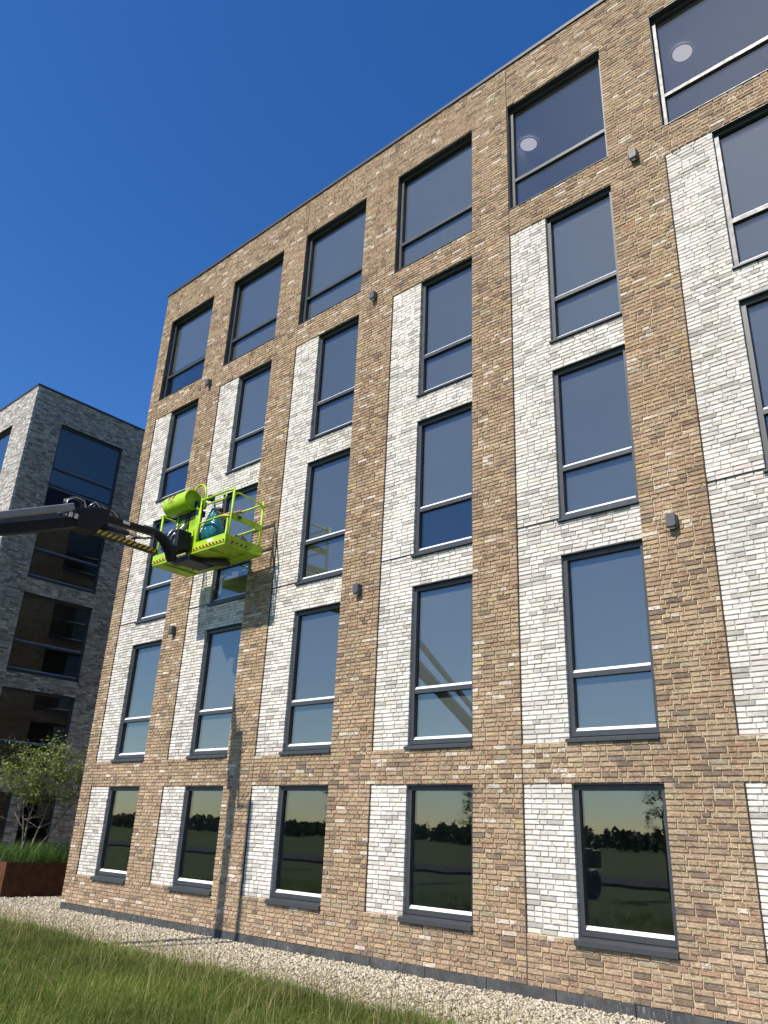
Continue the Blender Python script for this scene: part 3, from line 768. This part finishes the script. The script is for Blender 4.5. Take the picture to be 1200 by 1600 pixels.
# young trees and woods on the far side of the road: they stand behind the camera and show in the glass
for (x, y, h, lb) in [(-7.3, -21.5, 5.6, 'young roadside tree behind the camera, mirrored in the right ground-floor window'), (-16.2, -21.5, 5.8, 'young roadside tree behind the camera, mirrored in the middle ground-floor window'), (-25.0, -21.5, 5.6, 'young roadside tree behind the camera, mirrored in a left ground-floor window')]:
    tree('young_tree', (x, y, 0), lb, [(0, 0, .05, .1, h * .8, .06)], (0, 0, h * .62), (.85, .85, 1.7), 2600, .05, 70 + int(-x), [(.06, .09, .025), (.08, .10, .03)], 'young roadside trees', 20)
def woods():
    r = np.random.default_rng(81); nt_ = 1100; nl = 60
    x = r.uniform(-460, 260, nt_); y = -190 + r.normal(0, 14, nt_); h = 2.6 + 1.4 * np.abs(np.sin(x * .021 + 1)) + r.uniform(0, 2.4, nt_); w = r.uniform(1.2, 3.0, nt_)
    d = r.normal(0, 1, (nt_, nl, 3)); d /= np.linalg.norm(d, axis=2)[..., None]; d *= r.uniform(.3, 1, (nt_, nl, 1))
    tz = d[..., 2]; d[..., :2] *= (1 - .45 * np.clip(tz, 0, 1))[..., None]
    C = np.stack([x[:, None] + d[..., 0] * w[:, None], y[:, None] + d[..., 1] * w[:, None], (h * .52)[:, None] + tz * (h * .5)[:, None]], 2).reshape(-1, 3); n = len(C)
    A = r.normal(0, 1, (n, 3)); A /= np.linalg.norm(A, axis=1)[:, None]; B_ = np.cross(A, r.normal(0, 1, (n, 3))); B_ /= np.linalg.norm(B_, axis=1)[:, None]
    s_ = r.uniform(.35, .95, (n, 1)); V = np.stack([C - A * s_, C + B_ * s_ * .8, C + A * s_, C - B_ * s_ * .8], 1).reshape(-1, 3)
    tn = np.repeat(np.array([[.03, .045, .016]]) * np.repeat(r.uniform(.6, 1.3, nt_), nl)[:, None], 4, 0)
    tag(link('distant_woods', np_mesh('distant_woods', V, [np.arange(n * 4).reshape(-1, 4)], tn, M['leaf'])), 'far dark tree line across the fields behind the camera', 'woods', kind='stuff')
woods()

# ------------------------------------------------------------------ boom lift
lift = empty('boom_lift', (-9.1, -16.8, 0))
tag(lift, 'lime green boom lift with its basket raised against the facade on a dark jib', 'boom lift')
FZ = 6.72                      # underside of basket
XA, XB, YN, YF = -8.12, -5.68, -1.22, -.32
PR = .021
# floor tray and toe boards
fl = MB().box(XA, XB - .02, YN, YF, FZ, FZ + .05).build('platform_floor', M['greend'], lift, .012)
for xx in (-7.75, -7.0, -6.2):
    MB().box(xx - .03, xx + .03, YN + .06, YF - .06, FZ - .022, FZ - .001).build('floor_rib', M['greend'], fl)
for (a, b) in ((-7.55, -7.15), (-6.45, -6.2), (-6.05, -5.85)):
    MB().box(a, b, -.62, -.59, FZ - .03, FZ - .001).build('floor_rib', M['green'], fl)
def toe(a, b):
    k = MB().box(a, b, YN - .012, YN + .004, FZ + .051, FZ + .225).build('toe_board', M['green'], lift, .004)
    MB().box(a + .03, b - .02, YN - .0155, YN - .0125, FZ + .062, FZ + .108).build('hazard_strip', M['haz_x'], k)
    return k
t1 = toe(XA, -7.36); t2 = toe(-6.72, XB)
MB().box(-7.62, -7.46, YN - .0155, YN - .0125, FZ + .125, FZ + .20).build('label_plate', M['decal'], t1)
MB().box(-6.25, -6.08, YN - .0155, YN - .0125, FZ + .135, FZ + .20).build('label_plate', M['decal'], t2)
k = MB().box(XB - .012, XB + .004, YN + .01, YF, FZ + .051, FZ + .20).build('toe_board', M['greend'], lift)
MB().box(XB + .0045, XB + .0075, YN + .05, YF - .3, FZ + .06, FZ + .10).build('hazard_strip', M['haz_y'], k)
MB().box(XA - .004, XA + .012, YN + .01, YF, FZ + .051, FZ + .20).build('toe_board', M['green'], lift)
MB().box(XA + .02, XB - .02, YF - .012, YF, FZ + .051, FZ + .16).build('toe_board', M['greend'], lift)
zt, zm = FZ + 1.14, FZ + .63
def rail(pts, r=PR, name='rail', mat='green'):
    return MB().tube(pts, r, 10).build(name, M[mat], lift)
def arc_corner(p, c, q, n=5, rr=.14):
    p, c, q = Vector(p), Vector(c), Vector(q); a = c + (p - c).normalized() * rr; b = c + (q - c).normalized() * rr
    out = []
    for k in range(n + 1):
        t = k / n; out.append(tuple(a.lerp(c, t).lerp(c.lerp(b, t), t)))
    return out
# posts
for (x, y, zz) in [(XB + .02, YN + .05, zt + .04), (XB - .12, YF, zt + .06), (XA + .1, YN + .02, zt - .02), (XA + .04, YF, zt), (-7.42, YN + .02, zt - .08), (-6.66, YN + .02, zt + .05), (-6.95, YF, zt)]:
    rail([(x, y, FZ + .06), (x, y, zz)], .023, 'post')
# near top rail: from the control post to the right corner, turned down at its end
rail([(-6.66, YN + .02, zt)] + [(XB - .12, YN + .03, zt + .01), (XB + .02, YN + .05, zt - .0)], .024)
rail([(-6.62, YN + .06, zt - .10), (XB - .3, YN + .06, zt - .12)] + [(XB - .24, YN + .06, zt - .10), (XB - .22, YN + .06, zt - .04)], .016)
rail([(-6.66, YN + .02, zm)] + [(-5.95, YN + .02, zm + .01), (XB - .1, YN + .03, zm - .02), (XB + .01, YN + .05, zm - .05)], .02)
# right end: bent bar, wide drop bar, low bar
rail([(XB + .02, YN + .06, zt - .35)] + arc_corner((XB + .02, YN + .06, zt - .35), (XB + .02, YN + .06, zt - .03), (XB - .1, YF, zt - .03), rr=.16) + arc_corner((XB + .02, YN + .06, zt - .03), (XB - .1, YF, zt - .03), (XB - .1, YF, zt - .35), rr=.12), .02)
MB().beam((XB + .03, YN + .08, zm - .04), (XB - .1, YF - .02, zm - .02), rect(.025, .12)).build('drop_bar', M['greend'], lift)
MB().box(XB + .02, XB + .05, YN + .22, YN + .27, zm - .05, zm + .0).build('latch', M['black'], lift)
# far rails
rail([(XA + .04, YF, zt), (XB - .12, YF, zt)], .022); rail([(XA + .04, YF, zm), (XB - .12, YF, zm)], .018)
# left end
for z in (zt - .04, zm): rail([(XA + .1, YN + .02, z), (XA + .04, YF, z)], .018)
rail([(XA + .02, YN + .02, zt - .02), (-7.42, YN + .02, zt - .06)], .024)
rail([(XA + .1, YN + .02, zm + .02), (-7.42, YN + .02, zm)], .018)
# control post, panel
pn = MB().add([(-7.36, YN + .03, zt - .22), (-6.68, YN + .03, zt - .05), (-6.68, YN + .03, FZ + .06), (-7.0, YN + .03, FZ + .06), (-7.05, YN + .03, zm - .1), (-7.36, YN + .03, zm - .06),
               (-7.36, YN + .06, zt - .22), (-6.68, YN + .06, zt - .05), (-6.68, YN + .06, FZ + .06), (-7.0, YN + .06, FZ + .06), (-7.05, YN + .06, zm - .1), (-7.36, YN + .06, zm - .06)],
              [(0, 1, 2, 3, 4, 5), (6, 11, 10, 9, 8, 7)] + [(i, (i + 1) % 6, 6 + (i + 1) % 6, 6 + i) for i in range(6)]).build('control_panel', M['greend'], lift)
MB().add([(-6.98, YN + .014, zm - .06), (-6.68, YN + .014, zm + .04), (-6.68, YN + .014, FZ + .2), (-6.86, YN + .014, FZ + .2), (-6.98, YN + .029, zm - .06), (-6.68, YN + .029, zm + .04), (-6.68, YN + .029, FZ + .2), (-6.86, YN + .029, FZ + .2)],
         [(0, 1, 2, 3), (4, 7, 6, 5)] + [(i, (i + 1) % 4, 4 + (i + 1) % 4, 4 + i) for i in range(4)]).build('gusset', M['green'], pn)
for xx in (-7.12, -7.04): MB().box(xx - .018, xx + .018, YN - .01, YN + .028, zm - .02, zt - .2).build('channel', M['black'], pn)
# control console cover: a lime drum
dc, dr_ = Vector((-7.230, YN - .06, zt + .05)), .215
ns = 28
def ring(x, s): return [(x, dc.y + dr_ * s * math.sin(2 * math.pi * i / ns), dc.z + dr_ * s * math.cos(2 * math.pi * i / ns)) for i in range(ns)]
prof = [(-7.645, .80), (-7.660, .90), (-7.640, .98), (-7.600, 1.0), (-6.920, 1.0), (-6.870, .98), (-6.855, .93), (-6.875, .86), (-6.950, .84)]
vs = [p for x, s in prof for p in ring(x, s)]; fs = []
for k in range(len(prof) - 1):
    for i in range(ns): fs.append((k * ns + i, k * ns + (i + 1) % ns, (k + 1) * ns + (i + 1) % ns, (k + 1) * ns + i))
fs += [tuple(range(ns))[::-1], tuple(range((len(prof) - 1) * ns, len(prof) * ns))]
drum = MB().add(vs, fs, True).build('console_cover', M['green'], lift)
def on_drum(x0, x1, a0, a1, name, mat, lift_=.003, n=5):
    vs = []
    for e in (0, .002):
        for x in (x0, x1):
            for i in range(n + 1):
                a = R(a0 + (a1 - a0) * i / n); vs.append((x, dc.y - (dr_ + lift_ + e) * math.cos(a), dc.z + (dr_ + lift_ + e) * math.sin(a)))
    m = n + 1; fs = [(i, i + 1, m + i + 1, m + i) for i in range(n)] + [(2 * m + i, 2 * m + i + 1, 3 * m + i + 1, 3 * m + i) for i in range(n)]
    return MB().add(vs, fs, True).build(name, M[mat], drum)
on_drum(-7.450, -7.410, 12, 40, 'sticker_mark', 'decalk'); on_drum(-7.290, -7.250, 12, 40, 'sticker_mark', 'decalk'); on_drum(-7.450, -7.250, 40.5, 45, 'sticker_mark', 'decalk')
on_drum(-7.400, -7.300, 14, 38, 'sticker', 'decaly'); on_drum(-7.430, -7.270, -10, 10, 'sticker', 'decaly')
for j, (xa, xb, a0, a1) in enumerate([(-7.420, -7.380, -6, 4), (-7.360, -7.330, -4, 7), (-7.320, -7.280, -8, 2), (-7.390, -7.360, 20, 32), (-7.340, -7.315, 18, 30)]): on_drum(xa, xb, a0, a1, 'sticker_mark', 'boomgrey', .0055)
hp = [(-7.04, YN - .0, zt - .08)] + [(-7.04 + .24 - .24 * math.cos(t), YN + .02, zt + .12 + .26 * math.sin(t)) for t in [math.pi * k / 12 for k in range(13)]] + [(-6.56, YN + .02, zt - .2)]
rail(hp, .022, 'guard_hoop')
rail([(-7.76, YN + .12, zt - .02), (-7.72, YN + .1, zt + .2), (-7.5, YN + .14, zt + .27), (-7.35, YN + .18, zt + .2)], .02, 'guard_hoop')
MB().beam((-7.0, YN + .1, zt + .02), (-6.62, YN + .06, zt - .1), rect(.1, .14)).build('console', M['dark'], lift)
MB().box(-6.62, -6.5, YN + .10, YN + .22, zt + .02, zt + .14).build('control_box', M['black'], lift, .02)
MB().box(-7.5, -6.75, YN + .02, YN + .2, zt - .28, zt - .16).build('console_bracket', M['black'], lift)
# mount, rotator and hose bundle under the console
MB().box(-7.28, -6.78, YN - .34, YN - .02, FZ + .06, FZ + .46).build('rotator', M['dark'], lift, .03)
MB().box(-7.20, -6.72, YN - .06, YN + .55, FZ - .12, FZ - .032).build('support_arm', M['dark'], lift, .015)
MB().beam((-7.35, YN - .02, FZ - .06), (-6.35, YN + .62, FZ - .07), rect(.22, .07)).build('support_arm', M['black'], lift)
rr = random.Random(4)
for q in range(11):
    a = Vector((-6.98 + rr.uniform(-.15, .2), YN - .1 + rr.uniform(-.1, .05), zm - .02 + rr.uniform(-.05, .08))); b = Vector((-7.1 + rr.uniform(-.2, .25), YN - .3 + rr.uniform(-.1, .05), FZ + rr.uniform(.02, .2)))
    m = a.lerp(b, .5) + Vector((rr.uniform(.02, .2), -rr.uniform(.06, .2), rr.uniform(-.02, .1)))
    pts = [tuple(a.lerp(m, t).lerp(m.lerp(b, t), t)) for t in [i / 8 for i in range(9)]]
    MB().tube(pts, .013, 7).build('hose', M['hose' if q % 3 else 'steel'], lift)
# jib: upper bar, lower hazard bar, curved end casting
KN = Vector((-6.62, -3.52, FZ - .03)); JE = Vector((-6.86, -2.02, FZ + .22)); JL0 = Vector((-6.52, -3.42, FZ - .255)); JL1 = Vector((-6.80, -1.98, FZ - .17))
ub = MB().beam(KN + Vector((0, 0, .10)), JE, rect(.12, .125, .012)).build('jib', M['dark'], lift)
lab = KN.lerp(JE, .52) + Vector((0.075, 0, .055)); MB().box(lab.x, lab.x + .004, lab.y - .07, lab.y + .07, lab.z - .03, lab.z + .03).build('label_plate', M['decal'], ub)
lbm = MB().beam(JL0, JL1, rect(.11, .10, .01)).build('jib', M['dark'], lift)
MB().beam(JL0 + Vector((.06, .05, .0)), JL1 + Vector((.078, -.04, .0)), rect(.006, .085)).build('hazard_strip', M['haz_y'], lbm)
MB().tube([KN + Vector((.02, .25, -.06)), KN + Vector((-.06, .85, .0)), ], .045, 10).build('jib_cylinder', M['black'], lift); MB().tube([KN + Vector((-.06, .85, .0)), KN + Vector((-.12, 1.25, .03))], .022, 8).build('piston_rod', M['steel'], lift)
MB().tube([KN + Vector((-.07, .95, -.06)), KN + Vector((-.16, 1.42, .11))], .018, 8).build('link_rod', M['black'], lift)
cst = [JE + Vector((0, -.25, .035)), JE + Vector((-.01, .0, .02)), JE + Vector((-.02, .22, -.06)), JE + Vector((-.04, .40, -.22)), JE + Vector((-.05, .50, -.42))]
MB().tube(cst, [.062, .085, .105, .115, .10], 10).build('jib_head', M['dark'], lift)
# knuckle block and hoses over it
MB().add([(-6.76, -3.86, FZ + .02), (-6.76, -3.45, FZ + .17), (-6.76, -3.2, FZ + .2), (-6.76, -3.24, FZ - .06), (-6.76, -3.42, FZ - .3), (-6.76, -3.74, FZ - .28),
          (-6.42, -3.86, FZ + .02), (-6.42, -3.45, FZ + .17), (-6.42, -3.2, FZ + .2), (-6.42, -3.24, FZ - .06), (-6.42, -3.42, FZ - .3), (-6.42, -3.74, FZ - .28)],
         [(0, 1, 2, 3, 4, 5), (6, 11, 10, 9, 8, 7)] + [(i, (i + 1) % 6, 6 + (i + 1) % 6, 6 + i) for i in range(6)]).build('knuckle', M['dark'], lift, .02)
for q in range(3):
    cx = -6.45 - .07 * q
    MB().tube([(cx, -4.02 + .02 * q, FZ - .02), (cx, -4.0, FZ + .12 + .02 * q), (cx, -3.87, FZ + .22 + .02 * q), (cx, -3.72, FZ + .2), (cx, -3.64, FZ + .06), (cx, -3.72, FZ - .05)], .012, 7).build('hose', M['hose' if q else 'steel'], lift)
for q in range(6):
    y0 = -3.62 + .07 * q; MB().tube([(-6.46, y0, FZ + .12), (-6.44 - .03 * q, y0 + .1, FZ + .25 + rr.uniform(-.02, .03)), (-6.5, y0 + .24, FZ + .2), (-6.52, y0 + .34, FZ + .13)], .012, 7).build('hose', M['hose' if q % 2 else 'steel'], lift)
for q in range(4): MB().box(-6.44, -6.40, -4.14 + .1 * q, -4.09 + .1 * q, FZ - .18, FZ - .09).build('hose_clamp', M['steel'], lift)
# main boom: dark telescopic section, grey cover plate, twin cylinder tray behind
B0 = Vector((-7.15, -9.6, 4.17)); B1 = Vector((-6.56, -3.62, FZ - .07))
mbm = MB().beam(B0, B1, [(-.095, -.15), (.095, -.15), (.11, .02), (.05, .15), (-.05, .15), (-.11, .02)]).build('boom', M['dark'], lift, .01)
t = (B1 - B0).normalized()
TR = Vector((-6.08, -4.06, 6.60)); TL_ = TR - Vector((.6, 5.6, 5.6 * .452))
MB().beam(TL_, TR, rect(.12, .10, .008)).build('cable_tray', M['boomgrey'], lift)
MB().box(-6.46, -6.14, -4.1, -4.07, FZ - .2, FZ - .16).build('tray_bracket', M['dark'], lift)
PV = Vector((-9.6, -17.2, 1.35))
bo = MB().beam(PV, B0 + t * .25, rect(.42, .5, .05)).build('boom', M['green'], lift, .01)
MB().tube([PV + Vector((0, 1.2, -.35)), PV.lerp(B0, .45) + Vector((0, 0, -.2))], .09, 12).build('lift_cylinder', M['steel'], lift)
# turntable, chassis and wheels (left of the frame, mirrored in the glass)
MB().box(-10.55, -8.85, -18.6, -16.2, 1.0, 1.6).build('turntable', M['dark'], lift, .08)
MB().box(-10.6, -8.8, -19.2, -18.61, .95, 1.55).build('counterweight', M['dark'], lift, .08)
MB().box(-10.45, -8.95, -18.4, -15.4, .48, .98).build('chassis', M['dark'], lift, .05)
for sx in (-10.7, -8.7):
    for sy in (-18.1, -15.7):
        wv = []; prof = [(-.16, .30), (-.17, .42), (-.12, .47), (.12, .47), (.17, .42), (.16, .30)]; wn = 24
        for px_, pr_ in prof: wv += [(sx + px_, sy + pr_ * math.cos(2 * math.pi * i / wn), .47 + pr_ * math.sin(2 * math.pi * i / wn)) for i in range(wn)]
        wf = [(k * wn + i, k * wn + (i + 1) % wn, (k + 1) * wn + (i + 1) % wn, (k + 1) * wn + i) for k in range(len(prof) - 1) for i in range(wn)]
        w = MB().add(wv, wf, True).build('wheel', M['black'], lift)
        rv = [(sx + a, sy + b * math.cos(2 * math.pi * i / wn), .47 + b * math.sin(2 * math.pi * i / wn)) for a, b in ((-.14, .3), (-.05, .2), (.05, .2), (.14, .3)) for i in range(wn)]
        rf = [(k * wn + i, k * wn + (i + 1) % wn, (k + 1) * wn + (i + 1) % wn, (k + 1) * wn + i) for k in range(3) for i in range(wn)] + [tuple(range(wn, 2 * wn))]
        MB().add(rv, rf).build('rim', M['dark'], w)

# ------------------------------------------------------------------ teal bag hanging in the basket
bt = Vector((-6.54, -.98, FZ + 1.13)); nb = 26; lev = [(0, .006), (.03, .012), (.07, .03), (.2, .10), (.36, .18), (.52, .245), (.66, .275), (.78, .265), (.86, .2), (.9, .08)]
vs = []
rb = random.Random(12); ph = [rb.uniform(0, 6) for _ in range(5)]
for dz, rad in lev:
    for i in range(nb):
        a = 2 * math.pi * i / nb
        wv = 1 + .07 * math.sin(5 * a + ph[0] + dz * 4) + .05 * math.sin(9 * a + ph[1] - dz * 9) + .04 * math.sin(3 * a + ph[2])
        vs.append((bt.x + .10 * dz + rad * 1.05 * wv * math.cos(a), bt.y + rad * .72 * wv * math.sin(a), bt.z - dz))
fs = [(k * nb + i, k * nb + (i + 1) % nb, (k + 1) * nb + (i + 1) % nb, (k + 1) * nb + i) for k in range(len(lev) - 1) for i in range(nb)] + [tuple(range(nb))[::-1], tuple(range((len(lev) - 1) * nb, len(lev) * nb))]
bag = empty('plastic_bag', tuple(bt - Vector((0, 0, .9)))); tag(bag, 'full teal plastic bag hanging inside the lime green lift basket', 'bag')
sk_ = MB().add(vs, fs, True).build('sack', M['teal'], bag); sm = sk_.modifiers.new('sub', 'SUBSURF'); sm.levels = sm.render_levels = 1
MB().tube([bt, bt + Vector((-.02, -.1, .02)), bt + Vector((-.04, -.2, .012))], .008, 6).build('tie', M['black'], bag)

# ------------------------------------------------------------------ black bag on the basket floor
nb2 = 18; vs = []; lv2 = [(0, .10), (.02, .17), (.10, .20), (.19, .18), (.26, .12), (.30, .045), (.33, .05)]
for dz, rad in lv2:
    for i in range(nb2):
        a_ = 2 * math.pi * i / nb2; wv = 1 + .08 * math.sin(3 * a_ + dz * 9) + .06 * math.sin(7 * a_ + 2)
        vs.append((-5.98 + rad * 1.05 * wv * math.cos(a_) + .08 * dz, -.66 + rad * wv * .9 * math.sin(a_), FZ + .052 + dz))
fs = [(k * nb2 + i, k * nb2 + (i + 1) % nb2, (k + 1) * nb2 + (i + 1) % nb2, (k + 1) * nb2 + i) for k in range(len(lv2) - 1) for i in range(nb2)] + [tuple(range(nb2))[::-1], tuple(range((len(lv2) - 1) * nb2, len(lv2) * nb2))]
tag(MB().add(vs, fs, True).build('tool_bag', M['black']), 'dark bag standing on the basket floor by the right rails', 'bag')

# ------------------------------------------------------------------ person crouching in the basket, arm on the far rail
person = empty('person', (-6.830, -.8, FZ + .05)); tag(person, 'person in dark clothes crouching in the lift basket behind the teal bag', 'person')
def skin(name, verts, edges, mat, root=0, sub=2):
    me = bpy.data.meshes.new(name); me.from_pydata([v[:3] for v in verts], edges, []); me.update()
    o = link(name, me, mat, person)
    md = o.modifiers.new('skin', 'SKIN'); md.use_smooth_shade = True
    sv = me.skin_vertices[0] if me.skin_vertices else None
    if not me.skin_vertices:
        bm = bmesh.new(); bm.from_mesh(me); bm.verts.layers.skin.verify(); bm.to_mesh(me); bm.free()
    for i, v in enumerate(verts):
        s = me.skin_vertices[0].data[i]; rr_ = v[3]; s.radius = rr_ if isinstance(rr_, tuple) else (rr_, rr_); s.use_root = (i == root)
    ss = o.modifiers.new('sub', 'SUBSURF'); ss.levels = ss.render_levels = sub
    return o
zf = FZ + .05
sq = [(-6.830, -.92, zf + .30, .13), (-6.830, -.88, zf + .50, .13), (-6.820, -.80, zf + .70, (.155, .11)), (-6.810, -.74, zf + .84, (.12, .085)), (-6.810, -.70, zf + .91, .05), (-6.805, -.66, zf + .965, .062), (-6.800, -.64, zf + 1.04, (.082, .095)), (-6.800, -.635, zf + 1.12, (.075, .085)),   # pelvis, spine, neck, head (turned to the wall)
      (-6.800, -.54, zf + 1.03, .013)]                                                                                                      # nose
V_ = list(sq); Ed = [(0, 1), (1, 2), (2, 3), (3, 4), (4, 5), (5, 6), (6, 7), (6, 8)]
def chain(start, pts):
    p = start
    for q in pts: V_.append(q); Ed.append((p, len(V_) - 1)); p = len(V_) - 1
    return p
# right arm reaches over to the far rail, hand closed on it
e = chain(3, [(-6.67, -.72, zf + .86, .06), (-6.55, -.60, zf + .965, .048), (-6.53, -.45, zf + 1.04, .036), (-6.505, -.375, zf + 1.085, .028), (-6.50, -.345, zf + 1.115, (.036, .02))])
for i, dx in enumerate((-.036, -.012, .012, .034)):
    ln = (.8, 1.0, .95, .75)[i]
    chain(e, [(-6.50 + dx, -.315, zf + 1.128, .010), (-6.50 + dx, -.285, zf + 1.10, .009), (-6.50 + dx, -.288, zf + 1.10 - .03 * ln, .008)])
chain(e, [(-6.46, -.35, zf + 1.09, .011), (-6.452, -.325, zf + 1.062, .009)])
# left arm bent towards the window
e = chain(3, [(-6.960, -.72, zf + .84, .06), (-7.050, -.62, zf + .66, .046), (-7.030, -.46, zf + .72, .034), (-7.020, -.39, zf + .75, (.034, .02))])
for i, dx in enumerate((-.034, -.012, .011, .032)): chain(e, [(-7.020 + dx, -.345, zf + .765, .010), (-7.020 + dx, -.315, zf + .75, .008)])
chain(e, [(-7.065, -.375, zf + .745, .011), (-7.075, -.345, zf + .735, .009)])
for s in (-1, 1): chain(0, [(-6.830 + s * .10, -.86, zf + .28, .10), (-6.830 + s * .15, -.60, zf + .50, .068), (-6.830 + s * .14, -.74, zf + .27, .055), (-6.830 + s * .13, -.86, zf + .09, .036), (-6.830 + s * .13, -.84, zf + .045, .036), (-6.830 + s * .14, -.70, zf + .035, .03)])
skin('body', V_, Ed, M['skin'])
g = .014
skin('shirt', [(v[0], v[1], v[2], (v[3][0] + g, v[3][1] + g) if isinstance(v[3], tuple) else v[3] + g) for v in (sq[0], sq[1], sq[2], sq[3])] + [(-6.690, -.72, zf + .85, .075), (-6.950, -.72, zf + .845, .075), (-6.630, -.68, zf + .88, .066), (-7.010, -.67, zf + .75, .064)], [(0, 1), (1, 2), (2, 3), (3, 4), (3, 5), (4, 6), (5, 7)], M['shirt'])
tv = [(-6.830, -.92, zf + .34, .148), (-6.830, -.92, zf + .25, .145)]; te_ = [(0, 1)]
for s in (-1, 1):
    b = len(tv); tv += [(-6.830 + s * .10, -.86, zf + .28, .115), (-6.830 + s * .15, -.60, zf + .50, .082), (-6.830 + s * .14, -.74, zf + .27, .07), (-6.830 + s * .13, -.86, zf + .11, .052)]; te_ += [(1, b), (b, b + 1), (b + 1, b + 2), (b + 2, b + 3)]
skin('trousers', tv, te_, M['trousers'])
for s in (-1, 1): skin('shoe', [(-6.830 + s * .13, -.88, zf + .045, .045), (-6.830 + s * .13, -.80, zf + .045, .048), (-6.830 + s * .14, -.67, zf + .037, .038)], [(0, 1), (1, 2)], M['shoe'])
skin('hair', [(-6.800, -.675, zf + 1.03, (.082, .075)), (-6.800, -.65, zf + 1.10, (.088, .09)), (-6.800, -.635, zf + 1.145, (.07, .075))], [(0, 1), (1, 2)], M['hair'])
